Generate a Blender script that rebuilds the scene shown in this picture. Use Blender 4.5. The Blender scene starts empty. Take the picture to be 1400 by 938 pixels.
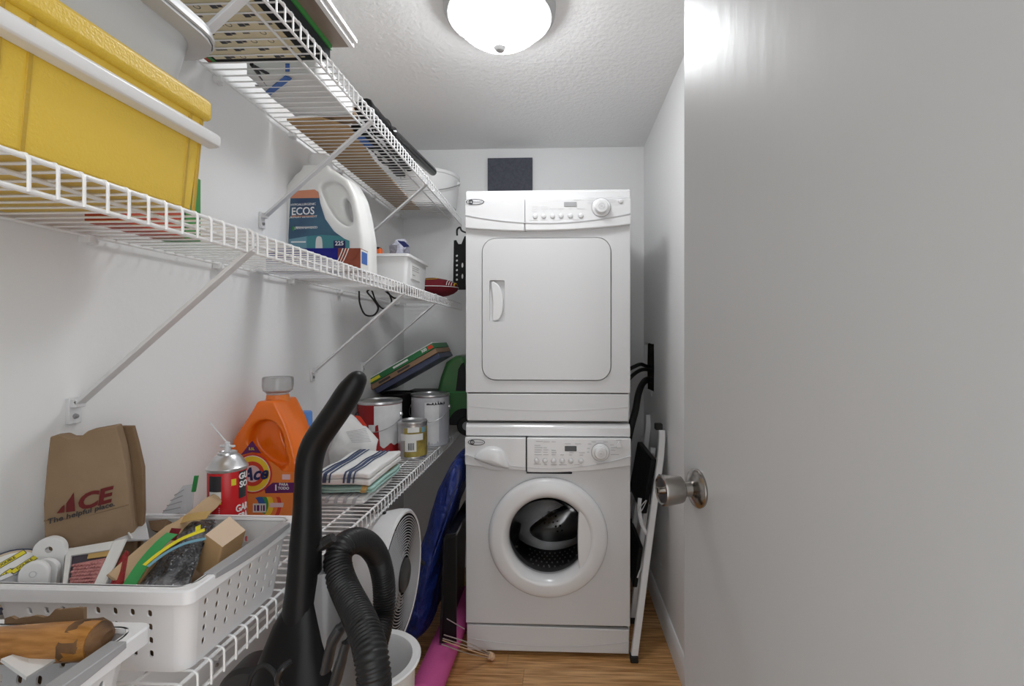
import bpy, bmesh, math, random
from mathutils import Vector, Matrix, noise
from mathutils.geometry import tessellate_polygon
random.seed(7)
scene = bpy.context.scene
COL = scene.collection
PI = math.pi

# ---------------------------------------------------------------- camera
F, PX0, HOR, CAMZ, YAW = 645.0, 740.2, 461.0, 1.16, math.radians(2.2)
cd = bpy.data.cameras.new('camera'); cam = bpy.data.objects.new('camera', cd); COL.objects.link(cam)
cd.sensor_width = 36.0; cd.lens = F / 1400 * 36.0; cd.clip_start = 0.01
cd.shift_x = (700 - PX0) / 1400.0; cd.shift_y = (HOR - 469) / 1400.0
cam.location = (0, 0, CAMZ); cam.rotation_euler = (PI / 2, 0, YAW)
scene.camera = cam
# ---------------------------------------------------------------- world, exposure
w = bpy.data.worlds.new('hallway_light'); scene.world = w; w.use_nodes = True
w.node_tree.nodes['Background'].inputs[0].default_value = (.95, .98, 1, 1)
w.node_tree.nodes['Background'].inputs[1].default_value = 2.1
vs = scene.view_settings
vs.view_transform = 'Standard'; vs.look = 'None'; vs.gamma = 1.0; vs.use_curve_mapping = False; vs.exposure = 0.12
LAMP = 28.0

# ---------------------------------------------------------------- pixel to place
FW = Vector((-math.sin(YAW), math.cos(YAW), 0)); RT = Vector((math.cos(YAW), math.sin(YAW), 0)); UP = Vector((0, 0, 1))
CAM = Vector((0, 0, CAMZ))
def ray(px, py): return FW + RT * ((px - PX0) / F) + UP * ((HOR - py) / F)
def S(px, py, d): return CAM + ray(px, py) * d
def Wx(px, py, x): r = ray(px, py); return CAM + r * (x / r.x)
def Wy(px, py, y): r = ray(px, py); return CAM + r * (y / r.y)
def Wz(px, py, z): r = ray(px, py); return CAM + r * ((z - CAMZ) / r.z)

# ---------------------------------------------------------------- materials
MATS = {}
def mat(name, col, rough=0.5, metal=0.0, bump=None, vary=None, trans=0.0, emit=0.0, coat=0.0, alpha=1.0, ior=1.45, spec=0.5):
    m = bpy.data.materials.new(name); m.use_nodes = True; nt = m.node_tree; b = nt.nodes['Principled BSDF']
    c = (*col, 1)
    b.inputs['Base Color'].default_value = c; b.inputs['Roughness'].default_value = rough; b.inputs['Metallic'].default_value = metal
    b.inputs['Transmission Weight'].default_value = trans; b.inputs['IOR'].default_value = ior
    b.inputs['Coat Weight'].default_value = coat; b.inputs['Alpha'].default_value = alpha
    b.inputs['Specular IOR Level'].default_value = spec
    if emit: b.inputs['Emission Color'].default_value = c; b.inputs['Emission Strength'].default_value = emit
    tc = nt.nodes.new('ShaderNodeTexCoord')
    def nz(scale, stretch=(1, 1, 1), detail=3):
        mp = nt.nodes.new('ShaderNodeMapping'); mp.inputs['Scale'].default_value = stretch
        n = nt.nodes.new('ShaderNodeTexNoise'); n.inputs['Scale'].default_value = scale; n.inputs['Detail'].default_value = detail
        nt.links.new(tc.outputs['Object'], mp.inputs[0]); nt.links.new(mp.outputs[0], n.inputs['Vector']); return n
    if bump:
        n = nz(bump[0], bump[2] if len(bump) > 2 else (1, 1, 1)); bp = nt.nodes.new('ShaderNodeBump')
        bp.inputs['Strength'].default_value = bump[1]; bp.inputs['Distance'].default_value = bump[3] if len(bump) > 3 else 0.004
        nt.links.new(n.outputs[0], bp.inputs['Height']); nt.links.new(bp.outputs[0], b.inputs['Normal'])
    if vary:
        n = nz(vary[0], vary[2] if len(vary) > 2 else (1, 1, 1), 5); r = nt.nodes.new('ShaderNodeValToRGB')
        lo, hi = (vary[3], vary[4]) if len(vary) > 3 else (0.35, 0.65)
        r.color_ramp.elements[0].position = lo; r.color_ramp.elements[1].position = hi
        r.color_ramp.elements[0].color = (*vary[1], 1); r.color_ramp.elements[1].color = c
        nt.links.new(n.outputs[0], r.inputs[0]); nt.links.new(r.outputs[0], b.inputs['Base Color'])
    MATS[name] = m; return m
M = MATS
mat('wall_paint', (.86, .86, .86), .45, bump=(55, .12))
mat('ceiling_paint', (.86, .86, .86), .8, bump=(70, .55, (1, 1, 1), .006))
mat('trim_paint', (.82, .82, .82), .3)
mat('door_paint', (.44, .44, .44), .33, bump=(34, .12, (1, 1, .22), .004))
mat('enamel', (.75, .75, .755), .22, coat=.3)
mat('enamel_soft', (.67, .67, .675), .32)
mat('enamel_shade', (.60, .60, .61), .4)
mat('print_grey', (.36, .36, .37), .5)
mat('print_black', (.03, .03, .035), .5)
mat('gap_black', (.012, .012, .013), .7)
mat('lcd', (.02, .02, .022), .15)
mat('glass', (.9, .9, .9), .02, trans=1.0, ior=1.3)
mat('glass_dark', (.78, .78, .79), .02, trans=1.0, ior=1.14)
mat('drum_steel', (.10, .098, .096), .30, metal=1.0, bump=(80, .1))  # kept dark: the unlit drum's shade is in the colour
mat('slot_glint', (.62, .62, .62), .3)  # pale: streaks of reflected light put into the colour of the perforations
mat('drum_lit', (.42, .41, .40), .28, metal=1.0)  # paler copy of the drum steel, its lit look in the colour
mat('rubber_grey', (.12, .12, .125), .45)
mat('wire_white', (.86, .86, .86), .3)
mat('steel_white', (.74, .74, .75), .35)
mat('screw', (.45, .45, .46), .3, metal=1)
mat('nickel', (.31, .29, .27), .20, metal=1, bump=(200, .05, (1, 1, .05)))
mat('dome', (.96, .98, 1), .4, emit=LAMP)
mat('lamp_metal', (.42, .42, .42), .45)
mat('yellow_plastic', (.74, .50, .055), .38, bump=(330, .35, (1, 1, 1), .002))
mat('yellow_groove', (.52, .33, .03), .4, bump=(160, .4))
mat('white_plastic', (.80, .80, .80), .35)
mat('basket_plastic', (.80, .80, .81), .3)
mat('grey_plastic', (.36, .36, .37), .4)
mat('tub_plastic', (.50, .505, .51), .3, bump=(12, .06))
mat('jug_white', (.82, .82, .80), .3, coat=.2)
mat('ecos_blue', (.030, .060, .135), .35, vary=(9, (.05, .13, .20)))
mat('ecos_teal', (.06, .25, .28), .35)
mat('ecos_pale', (.16, .33, .42), .35)
mat('ecos_coral', (.66, .27, .16), .4)
mat('print_white', (.85, .85, .85), .45)
mat('print_green', (.03, .30, .06), .5)
mat('orange_plastic', (.86, .17, .008), .28, coat=.3)
mat('orange_deep', (.72, .09, .01), .35)
mat('cap_clear', (.80, .80, .80), .12, trans=.75)
mat('label_red', (.62, .045, .02), .4)
mat('label_yellow', (.85, .58, .03), .4)
mat('label_pink', (.75, .52, .55), .4)
mat('label_purple', (.12, .012, .12), .4)
mat('label_navy', (.012, .018, .10), .4)
mat('label_blue', (.03, .12, .42), .4)
mat('label_green', (.04, .30, .08), .4)
mat('label_orange', (.80, .22, .04), .4)
mat('can_red', (.58, .015, .02), .3)
mat('tin', (.66, .66, .67), .3, metal=.9, bump=(60, .1))
mat('kraft', (.34, .235, .145), .8, bump=(18, .5, (1, 1, 1), .01), vary=(6, (.25, .165, .095)))
mat('kraft_dark', (.25, .16, .09), .85, bump=(18, .5), vary=(7, (.19, .115, .06)))
mat('ace_red', (.13, .008, .008), .7)
mat('cardboard', (.53, .34, .17), .8, vary=(10, (.42, .26, .12)))
mat('cardboard_pale', (.68, .52, .38), .8)
mat('box_tan', (.80, .72, .50), .6, vary=(30, (.74, .65, .44)))
mat('box_dark', (.03, .032, .034), .85, spec=.15)
mat('box_green', (.05, .27, .06), .5)
mat('box_red', (.48, .07, .03), .5)
mat('wood_floor', (.68, .38, .16), .35, coat=.15, vary=(5, (.34, .16, .05), (1.3, 30, 30), .38, .62))
mat('wood_floor_b', (.64, .35, .14), .35, coat=.15, vary=(6, (.34, .155, .05), (1.0, 34, 34), .38, .6))
mat('wood_floor_c', (.72, .42, .19), .35, coat=.15, vary=(4, (.40, .20, .07), (1.5, 28, 28), .36, .62))
mat('wood_handle', (.48, .22, .055), .35, coat=.3, vary=(9, (.30, .12, .02), (3, 20, 20)))
mat('wood_worn', (.20, .10, .04), .7, vary=(40, (.07, .035, .015)))
mat('wood_stick', (.55, .40, .25), .7, vary=(4, (.46, .31, .17), (1, 1, 9)))
mat('wood_knob', (.66, .44, .28), .6)
mat('black_plastic', (.005, .005, .0055), .42, spec=.3)
mat('black_gloss', (.012, .012, .013), .22)
mat('black_hose', (.012, .012, .0125), .42, spec=.4)
mat('dark_grey_plastic', (.035, .035, .036), .4)
mat('clear_grey', (.22, .22, .225), .25, alpha=.9)
mat('rubber', (.012, .012, .012), .6)
mat('fan_white', (.70, .70, .71), .35)
mat('blue_nylon', (.011, .027, .17), .34, bump=(15, 1.0, (1, 1, .8), .035))
mat('pink_foam', (.62, .10, .32), .75, bump=(120, .2))
mat('towel_white', (.80, .80, .79), .95, bump=(250, .4, (1, 1, 1), .002))
mat('towel_navy', (.06, .085, .16), .95)
mat('towel_mint', (.38, .58, .53), .95, bump=(200, .4))
mat('towel_gold', (.50, .33, .12), .95)
mat('towel_grey', (.46, .47, .50), .95)
mat('paper_white', (.78, .78, .77), .7, bump=(14, .8, (1, 1, 1), .01))
mat('paint_red', (.36, .018, .02), .4, vary=(7, (.28, .01, .012)))
mat('paint_white', (.76, .76, .76), .45, vary=(14, (.66, .66, .67)))
mat('paint_grey', (.40, .40, .43), .5, vary=(12, (.66, .66, .69), (1, 1, .4)))
mat('gold_label', (.42, .33, .08), .4, vary=(20, (.18, .13, .03)))
mat('label_white', (.74, .74, .72), .5)
mat('truck_green', (.055, .17, .055), .38, coat=.2)
mat('maroon', (.16, .008, .016), .85, bump=(120, .3))
mat('gold_cloth', (.62, .40, .04), .8)
mat('slate', (.085, .090, .115), .75, vary=(90, (.065, .068, .088)))
mat('poly_clear', (.80, .82, .84), .15, trans=.8, alpha=.75)
mat('poly_milky', (.70, .71, .73), .3, alpha=.85)
mat('poly_blue', (.50, .51, .60), .2, alpha=.75, bump=(30, 1.0, (1, 1, 1), .02))
mat('bubble_pink', (.48, .20, .19), .25, bump=(90, 1.0, (1, 1, 1), .01))
mat('foil_dark', (.05, .035, .05), .25, bump=(30, .8))
mat('bag_dark', (.05, .05, .054), .16, bump=(38, 1.0, (1, 1, 1), .03), vary=(22, (.26, .26, .27), (1, 1, 1), .40, .56))  # pale blotches paint the glints of the crumpled film
mat('foil_red', (.30, .02, .025), .25, bump=(60, 1.0, (1, 1, 1), .01))
mat('marble_brown', (.34, .27, .22), .3, vary=(9, (.22, .16, .12), (1, .5, 1)))
mat('hole_dark', (.05, .04, .032), .9, vary=(20, (.02, .017, .014)))
mat('tape_navy', (.03, .045, .10), .4)
mat('tape_tan', (.55, .45, .33), .6)
mat('tape_yellow', (.72, .62, .03), .5)
mat('bottle_blue', (.10, .25, .62), .35)
mat('orange_tag', (.85, .16, .03), .5)
mat('box_blue', (.004, .006, .20), .4)
mat('box_rust', (.28, .065, .035), .5, vary=(25, (.20, .04, .02)))
mat('puzzle_green', (.02, .16, .05), .4)
mat('puzzle_brown', (.26, .16, .09), .5)
mat('puzzle_blue', (.05, .06, .11), .4)

# ---------------------------------------------------------------- mesh building
class MB:
    def __init__(s): s.v = []; s.f = []
    def add(s, vs, fs):
        n = len(s.v); s.v += [Vector(p) for p in vs]; s.f += [tuple(i + n for i in f) for f in fs]; return s
    def box(s, a, b, m=None):
        x0, y0, z0 = a; x1, y1, z1 = b
        vs = [Vector(p) for p in ((x0, y0, z0), (x1, y0, z0), (x1, y1, z0), (x0, y1, z0), (x0, y0, z1), (x1, y0, z1), (x1, y1, z1), (x0, y1, z1))]
        if m: vs = [m(p) if callable(m) else m @ p for p in vs]
        return s.add(vs, [(0, 3, 2, 1), (4, 5, 6, 7), (0, 1, 5, 4), (1, 2, 6, 5), (2, 3, 7, 6), (3, 0, 4, 7)])
    def prism(s, loops, w0, w1, mp=None):
        """outline plus holes in (u, v), extruded from w0 to w1, placed by mp(u, v, w)"""
        mp = mp or (lambda u, v, w: Vector((u, w, v)))
        flat = [p for l in loops for p in l]; n = len(flat)
        tris = tessellate_polygon([[Vector((p[0], p[1], 0)) for p in l] for l in loops])
        vs = [mp(p[0], p[1], w0) for p in flat] + [mp(p[0], p[1], w1) for p in flat]
        fs = []
        if len(loops) == 1: fs += [tuple(range(n)), tuple(range(2 * n - 1, n - 1, -1))]
        else:
            for t in tris: fs += [tuple(t), tuple(i + n for i in reversed(t))]
        k = 0
        for l in loops:
            m = len(l)
            for i in range(m):
                a, b = k + i, k + (i + 1) % m; fs.append((a, b, b + n, a + n))
            k += m
        return s.add(vs, fs)
    def loft(s, rings, cap=True, close=True):
        m = len(rings[0]); vs = [p for r in rings for p in r]; fs = []
        for i in range(len(rings) - 1):
            for j in range(m if close else m - 1):
                a = i * m + j; b = i * m + (j + 1) % m; fs.append((a, b, b + m, a + m))
        if cap and close:
            fs.append(tuple(range(m - 1, -1, -1))); o = (len(rings) - 1) * m; fs.append(tuple(range(o, o + m)))
        return s.add(vs, fs)
    def lathe(s, prof, c=(0, 0, 0), ax='z', seg=32, cap=True, sx=1, sy=1):
        c = Vector(c); rings = []
        for r, h in prof:
            ring = []
            for i in range(seg):
                t = 2 * PI * i / seg; a, b = r * math.cos(t) * sx, r * math.sin(t) * sy
                ring.append(c + (Vector((a, b, h)) if ax == 'z' else Vector((a, h, b)) if ax == 'y' else Vector((h, a, b))))
            rings.append(ring)
        return s.loft(rings, cap)
    def tube(s, path, r, seg=8, cap=True, sq=1.0, closed=False):
        path = [Vector(p) for p in path]; n = len(path); rings = []; up = None
        for i, p in enumerate(path):
            if closed: t = path[(i + 1) % n] - path[i - 1]
            else: t = path[min(i + 1, n - 1)] - path[max(i - 1, 0)]
            t = t.normalized()
            if up is None:
                up = t.cross(Vector((0, 0, 1)))
                if up.length < .1: up = t.cross(Vector((0, 1, 0)))
                up.normalize()
            up = (up - t * up.dot(t)).normalized(); bi = t.cross(up)
            rr = r[i] if isinstance(r, (list, tuple)) else r
            rings.append([p + up * (math.cos(2 * PI * k / seg) * rr) + bi * (math.sin(2 * PI * k / seg) * rr * sq) for k in range(seg)])
        if closed:
            rings.append(rings[0]); return s.loft(rings, False)
        return s.loft(rings, cap)
    def slab(s, pts, t):
        pts = [Vector(p) for p in pts]; n = (pts[1] - pts[0]).cross(pts[2] - pts[0]).normalized() * t; k = len(pts)
        return s.add(pts + [p + n for p in pts], [tuple(range(k)), tuple(range(2 * k - 1, k - 1, -1))] + [(i, (i + 1) % k, (i + 1) % k + k, i + k) for i in range(k)])
    def ell(s, c, r, seg=24, rings=14, p=1.0):
        prof = []
        for i in range(rings + 1):
            a = -PI / 2 + PI * i / rings; prof.append((max(abs(math.cos(a)) ** p, .002), math.copysign(abs(math.sin(a)) ** p, a)))
        c = Vector(c); rr = []
        for q, h in prof:
            rr.append([c + Vector((q * math.copysign(abs(math.cos(2 * PI * k / seg)) ** p, math.cos(2 * PI * k / seg)) * r[0], q * math.copysign(abs(math.sin(2 * PI * k / seg)) ** p, math.sin(2 * PI * k / seg)) * r[1], h * r[2])) for k in range(seg)])
        return s.loft(rr, True)
    def shift(s, fn): s.v = [fn(p) for p in s.v]; return s
    def mesh(s, name, off=None, ang=35):
        me = bpy.data.meshes.new(name)
        me.from_pydata([tuple(p - off) if off is not None else tuple(p) for p in s.v], [], s.f); me.update()
        bm = bmesh.new(); bm.from_mesh(me); bmesh.ops.recalc_face_normals(bm, faces=bm.faces); bm.to_mesh(me); bm.free()
        me.polygons.foreach_set('use_smooth', [True] * len(me.polygons)); me.set_sharp_from_angle(angle=math.radians(ang))
        return me

ORG = {}
def props(o, label=None, cat=None, group=None, kind=None):
    if label: o['label'] = label
    if cat: o['category'] = cat
    if group: o['group'] = group
    if kind: o['kind'] = kind
    return o
def thing(name, label, cat, loc=(0, 0, 0), rz=0.0, group=None, kind=None):
    o = bpy.data.objects.new(name, None); COL.objects.link(o); o.empty_display_size = .05
    o.location = loc; o.rotation_euler = (0, 0, rz); ORG[o] = Vector(loc)
    return props(o, label, cat, group, kind)
def obj(name, mb, m, parent=None, world=False, loc=None, bevel=0, seg=2, remesh=0, smooth=0, ang=35, sub=0, label=None, cat=None, group=None, kind=None):
    """one mesh object; world=True: the shape was built in room coordinates"""
    off = None
    if parent is not None and world: off = ORG[parent]
    if parent is None and loc is not None and world: off = Vector(loc)
    me = mb if isinstance(mb, bpy.types.Mesh) else mb.mesh(name, off, ang)
    o = bpy.data.objects.new(name, me); COL.objects.link(o)
    if not me.materials: me.materials.append(M[m])
    if loc is not None: o.location = loc
    if parent is not None: o.parent = parent; ORG[o] = ORG[parent] if world else Vector((0, 0, 0))
    else: ORG[o] = Vector(loc) if loc is not None else Vector((0, 0, 0))
    if remesh:
        r = o.modifiers.new('r', 'REMESH'); r.mode = 'VOXEL'; r.voxel_size = remesh; r.use_smooth_shade = True
        if smooth: q = o.modifiers.new('s', 'SMOOTH'); q.factor = .5; q.iterations = smooth
    if bevel:
        b = o.modifiers.new('b', 'BEVEL'); b.width = bevel; b.segments = seg; b.limit_method = 'ANGLE'; b.angle_limit = math.radians(40); b.harden_normals = False
    if sub: q = o.modifiers.new('u', 'SUBSURF'); q.levels = sub; q.render_levels = sub
    return props(o, label, cat, group, kind)
def struct(name, mb, m, label=None, **k):
    return obj(name, mb, m, kind='structure', label=label, **k)
def copy_tree(o, parent=None):
    c = o.copy(); COL.objects.link(c); c.parent = parent; ORG[c] = ORG[o]
    for ch in list(o.children): copy_tree(ch, c)
    return c
def pmap(o, ux, vy):
    o, ux, vy = Vector(o), Vector(ux).normalized(), Vector(vy).normalized(); n = ux.cross(vy)
    return lambda u, v, w=0: o + ux * u + vy * v + n * w
_tc = {}
def text_mb(s, size, mp, bold=0.0, ext=.0004, shear=0.0, sx=1.0, align='CENTER', gap=1.0):
    cu = bpy.data.curves.new('t', 'FONT'); cu.body = s; cu.size = size; cu.offset = bold * size; cu.shear = shear
    cu.align_x = align; cu.align_y = 'CENTER'; cu.resolution_u = 3; cu.space_character = gap; cu.extrude = ext
    ob = bpy.data.objects.new('t', cu); COL.objects.link(ob)
    me = bpy.data.meshes.new_from_object(ob.evaluated_get(bpy.context.evaluated_depsgraph_get()))
    mb = MB(); mb.add([mp(v.co.x * sx, v.co.y, v.co.z) for v in me.vertices], [tuple(p.vertices) for p in me.polygons])
    bpy.data.objects.remove(ob); bpy.data.curves.remove(cu); bpy.data.meshes.remove(me)
    return mb
def rrect(x0, y0, x1, y1, r, n=6):
    pts = []
    for cx, cy, a in ((x1 - r, y1 - r, 0), (x0 + r, y1 - r, 90), (x0 + r, y0 + r, 180), (x1 - r, y0 + r, 270)):
        for i in range(n + 1):
            t = math.radians(a + 90 * i / n); pts.append((cx + r * math.cos(t), cy + r * math.sin(t)))
    return pts
def circ(cx, cy, r, n=24, ry=None): return [(cx + r * math.cos(2 * PI * i / n), cy + (ry or r) * math.sin(2 * PI * i / n)) for i in range(n)]
def smoothpath(pts, n=8, closed=False):
    pts = [Vector(p) for p in pts]; out = []; m = len(pts)
    rng = range(m) if closed else range(m - 1)
    for i in rng:
        if closed: p0, p1, p2, p3 = pts[i - 1], pts[i], pts[(i + 1) % m], pts[(i + 2) % m]
        else: p0, p1, p2, p3 = pts[max(i - 1, 0)], pts[i], pts[i + 1], pts[min(i + 2, m - 1)]
        for k in range(n):
            t = k / n
            out.append(.5 * ((2 * p1) + (p2 - p0) * t + (2 * p0 - 5 * p1 + 4 * p2 - p3) * t * t + (3 * p1 - p0 - 3 * p2 + p3) * t ** 3))
    if not closed: out.append(pts[-1])
    return out
def sm2(pts, n=6, closed=True): return [(p.x, p.y) for p in smoothpath([(a, b, 0) for a, b in pts], n, closed)]
def ribbon(path, wd, nrm, t=.0008):
    path = [Vector(p) for p in path]; nrm = Vector(nrm).normalized(); rings = []
    for i, p in enumerate(path):
        tg = (path[min(i + 1, len(path) - 1)] - path[max(i - 1, 0)]).normalized(); sd = tg.cross(nrm).normalized() * (wd / 2)
        rings.append([p - sd, p + sd, p + sd + nrm * t, p - sd + nrm * t])
    return MB().loft(rings)
def lines(rows, mp, h=.0012):
    mb = MB()
    for u0, u1, v in rows: mb.box((u0, v - h / 2, 0), (u1, v + h / 2, .0004), lambda p: mp(p.x, p.y, p.z))
    return mb
# ================================================================ the room
XL, XR, YB, YF, ZC = -0.79, 0.42, 2.37, -0.06, 2.11
struct('wall_left', MB().box((XL - .1, YF - .1, 0), (XL, YB + .1, ZC)), 'wall_paint')
struct('wall_back', MB().box((XL, YB, 0), (XR, YB + .1, ZC)), 'wall_paint')
HY0, HY1, HZ0, HZ1 = 2.12, 2.35, .905, 1.135          # ragged opening cut for the hoses
hole = [(HY0, HZ0 + .012), (HY0 + .05, HZ0 - .018), (HY0 + .09, HZ0 + .004), (HY1, HZ0), (HY1 + .012, HZ0 + .1), (HY1, HZ1 - .01), (HY1 - .04, HZ1), (HY0 + .03, HZ1 - .006), (HY0, HZ1 + .004), (HY0 - .006, HZ0 + .11)]
wr = struct('wall_right', MB().prism([[(YF, 0), (YB + .1, 0), (YB + .1, ZC), (YF, ZC)], hole], XR, XR + .016, lambda u, v, w: Vector((w, u, v))), 'wall_paint')
obj('wall_cavity', MB().box((XR + .016, HY0 - .1, HZ0 - .12), (XR + .1, HY0 - .09, HZ1 + .1)).box((XR + .016, HY1 + .06, HZ0 - .12), (XR + .1, HY1 + .07, HZ1 + .1)).box((XR + .09, HY0 - .1, HZ0 - .12), (XR + .1, HY1 + .07, HZ1 + .1)).box((XR + .016, HY0 - .1, HZ0 - .13), (XR + .1, HY1 + .07, HZ0 - .12)).box((XR + .016, HY0 - .1, HZ1 + .1), (XR + .1, HY1 + .07, HZ1 + .11)), 'hole_dark', wr)
obj('stud', MB().box((XR + .03, HY0 + .07, HZ0 - .12), (XR + .09, HY0 + .11, HZ1 + .1)), 'wood_worn', wr)
struct('wall_front', MB().prism([[(XL, 0), (-.37, 0), (-.37, 2.04), (.405, 2.04), (.405, 0), (XR + .1, 0), (XR + .1, ZC), (XL, ZC)]], YF - .11, YF), 'wall_paint')
struct('ceiling', MB().box((XL - .1, YF - .1, ZC), (XR + .1, YB + .1, ZC + .08)), 'ceiling_paint')
fl = struct('floor', MB().box((XL, YF - 1.2, -.05), (XR + .1, YB, -.008)), 'gap_black')
PW = .083; row = 0; y = YF - 1.2
while y < YB:
    x = XL - random.uniform(0, .9); y1 = min(y + PW, YB)
    while x < XR:
        L = random.choice((.6, .9, 1.2)); a, b = max(x, XL), min(x + L, XR)
        if b - a > .03:
            obj('plank', MB().box((a + .0004, y + .0004, -.012), (b - .0004, y1 - .0004, random.uniform(-.0006, 0))), random.choice(('wood_floor', 'wood_floor', 'wood_floor_b', 'wood_floor_c')), fl)
        x += L
    y += PW; row += 1
def board(y0, y1, x, d): # baseboard profile along y
    prof = [(0, 0), (.013, 0), (.013, .062), (.009, .078), (.004, .088), (0, .09)]
    return MB().prism([[(u, v) for u, v in prof]], y0, y1, lambda u, v, q: Vector((x + d * u, q, v)))
struct('baseboard_right', board(YF, YB, XR, -1), 'trim_paint')
struct('baseboard_left', board(YF, YB, XL, 1), 'trim_paint')
struct('baseboard_back', MB().prism([[(0, 0), (.013, 0), (.013, .062), (.009, .078), (.004, .088), (0, .09)]], XL, XR, lambda u, v, q: Vector((q, YB - u, v))), 'trim_paint')
mb = MB()
for p in (Wx(903.8, 772, XR), Wx(903.8, 779, XR)): mb.lathe([(.004, 0), (.004, .0015), (.001, .003)], p - Vector((0, 0, 0)), 'x', 10)
mb.shift(lambda p: Vector((2 * XR - p.x, p.y, p.z)) if p.x > XR else p)
obj('screw', mb, 'wall_paint', wr)

# ---- door, standing open along the right wall
DW, DTH = .755, .035
hin = Vector((.39, -.012, 0)); edge = Wz(935, 700, 0) ; edge = S(935, 461, .80)
ang = math.atan2(edge.y - hin.y, edge.x - hin.x)
dr = bpy.data.objects.new('door_1', None); COL.objects.link(dr); dr.location = hin; dr.rotation_euler = (0, 0, ang); dr['kind'] = 'structure'; ORG[dr] = hin
dl = (Vector((edge.x, edge.y, 0)) - hin).length
# local +x runs from hinge to free edge; the face the camera sees is local +y
obj('door_slab', MB().box((0, -DTH, .012), (dl, 0, 2.02)), 'door_paint', dr, bevel=.0015)
kz = CAMZ + (HOR - 671) / F * (.66 + 0) ; kx = dl - .048
kz = .919
kn_s = lambda p: Vector((kx + (p.x - kx) * .92, p.y * .80, kz + (p.z - kz) * .92))
kn = obj('door_knob', MB().lathe([(.0, .0), (.033, .0), (.0335, .004), (.031, .008), (.022, .012), (.0135, .018), (.0125, .032), (.0125, .036)], (kx, 0, kz), 'y', 40).shift(kn_s), 'nickel', dr, label='brushed nickel door knob')
obj('knob_grip', MB().lathe([(.0, .034), (.018, .034), (.0225, .038), (.0235, .044), (.0265, .074), (.0255, .079), (.023, .080), (.021, .078), (.0, .077)], (kx, 0, kz), 'y', 40).shift(kn_s), 'nickel', kn)
obj('lock_button', MB().lathe([(.0, .076), (.006, .076), (.006, .084), (.004, .086), (.0, .086)], (kx, 0, kz), 'y', 20).shift(kn_s), 'nickel', kn)
obj('lock_slot', MB().box((kx - .0012, .0862, kz - .005), (kx + .0012, .0866, kz + .005)).shift(kn_s), 'gap_black', kn)
obj('latch_plate', MB().box((dl, -DTH / 2 - .012, kz - .028), (dl + .001, -DTH / 2 + .012, kz + .028)), 'nickel', dr)
for hz in (.25, 1.05, 1.8):
    obj('hinge', MB().lathe([(.0, 0), (.006, 0), (.006, .09), (.0, .09)], (-.004, .006, hz), 'z', 12), 'nickel', dr)

# ---- ceiling lamp
lx, ly = S(684, 60, 1.36).x, 1.345
la = thing('ceiling_lamp', 'round flush ceiling lamp with glowing white glass dome and grey metal pan', 'lamp', (lx, ly, ZC))
obj('pan', MB().lathe([(.0, 0), (.158, 0), (.160, -.006), (.158, -.026), (.148, -.038), (.135, -.038), (.133, -.02), (.0, -.02)], (0, 0, 0), 'z', 48), 'lamp_metal', la)
obj('dome', MB().lathe([(.136, -.03), (.139, -.046), (.138, -.060), (.131, -.073), (.117, -.086), (.099, -.099), (.080, -.110), (.056, -.120), (.029, -.126), (.001, -.128)], (0, 0, 0), 'z', 48, cap=False).shift(lambda p: Vector((p.x * .9, p.y * .9, p.z * .88))), 'dome', la)
obj('finial', MB().lathe([(.0, -.126), (.0175, -.128), (.0175, -.134), (.011, -.142), (.0, -.145)], (0, 0, .011), 'z', 20), 'lamp_metal', la)

# ================================================================ washer and dryer
WX, WY = -.0437, 1.711                                     # middle of the fronts
def oval_logo(parent, lx, lz, y, a=.031, b=.0125):
    fm = lambda u, v, q: Vector((lx + u, y - q, lz + v))
    o = obj('oval_badge', MB().prism([circ(0, 0, a, 36, b), circ(0, 0, a * .92, 36, b * .82)], 0, .0005, fm).prism([circ(-.015, 0, .0085, 20), circ(-.015, 0, .0052, 20)], 0, .0005, fm).box((-.0165, -.0055, 0), (-.0145, .0045, .0005), lambda p: fm(p.x, p.y, p.z)), 'print_black', parent)
    rows = [(-.004 + i * .0048, -.004 + i * .0048 + .0033, 0) for i in range(6)]
    obj('badge_print', lines(rows, fm, .0042), 'print_grey', o)
def band(xs, top, bot, y, t, bulge=0.0):
    """front strip whose top and bottom edges follow functions of x"""
    mb = MB(); r0 = []
    rings = []
    for x in xs:
        yy = y - bulge * (1 - (x / .3) ** 2)
        rings.append([Vector((x, yy, bot(x))), Vector((x, yy, top(x))), Vector((x, y + t, top(x))), Vector((x, y + t, bot(x)))])
    return mb.loft(rings, True)
def lin(a, b, n): return [a + (b - a) * i / n for i in range(n + 1)]
def knob(parent, name, lx, lz, y, r, dial=True):
    o = obj(name, MB().lathe([(0, 0), (r, 0), (r * .97, .004), (r * .74, .007), (r * .70, .016), (r * .62, .021), (0, .022)], (0, 0, 0), 'y', 32).shift(lambda p: Vector((lx + p.x, y - p.y, lz + p.z))), 'enamel', parent)
    if dial: obj('dial_ring', MB().prism([circ(0, 0, r * 1.04, 36), circ(0, 0, r * .97, 36)], 0, .0012, lambda u, v, q: Vector((lx + u, y - q, lz + v))), 'print_grey', o)
    obj('knob_mark', MB().prism([circ(0, 0, r * .34, 24), circ(0, 0, r * .28, 24)], .0222, .0226, lambda u, v, q: Vector((lx + u, y - q, lz + v))).box((-r * .14, -r * .1, .022), (r * .14, r * .1, .0226), lambda p: Vector((lx + p.x, y - p.z, lz + p.y))), 'enamel_shade', o)
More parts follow.
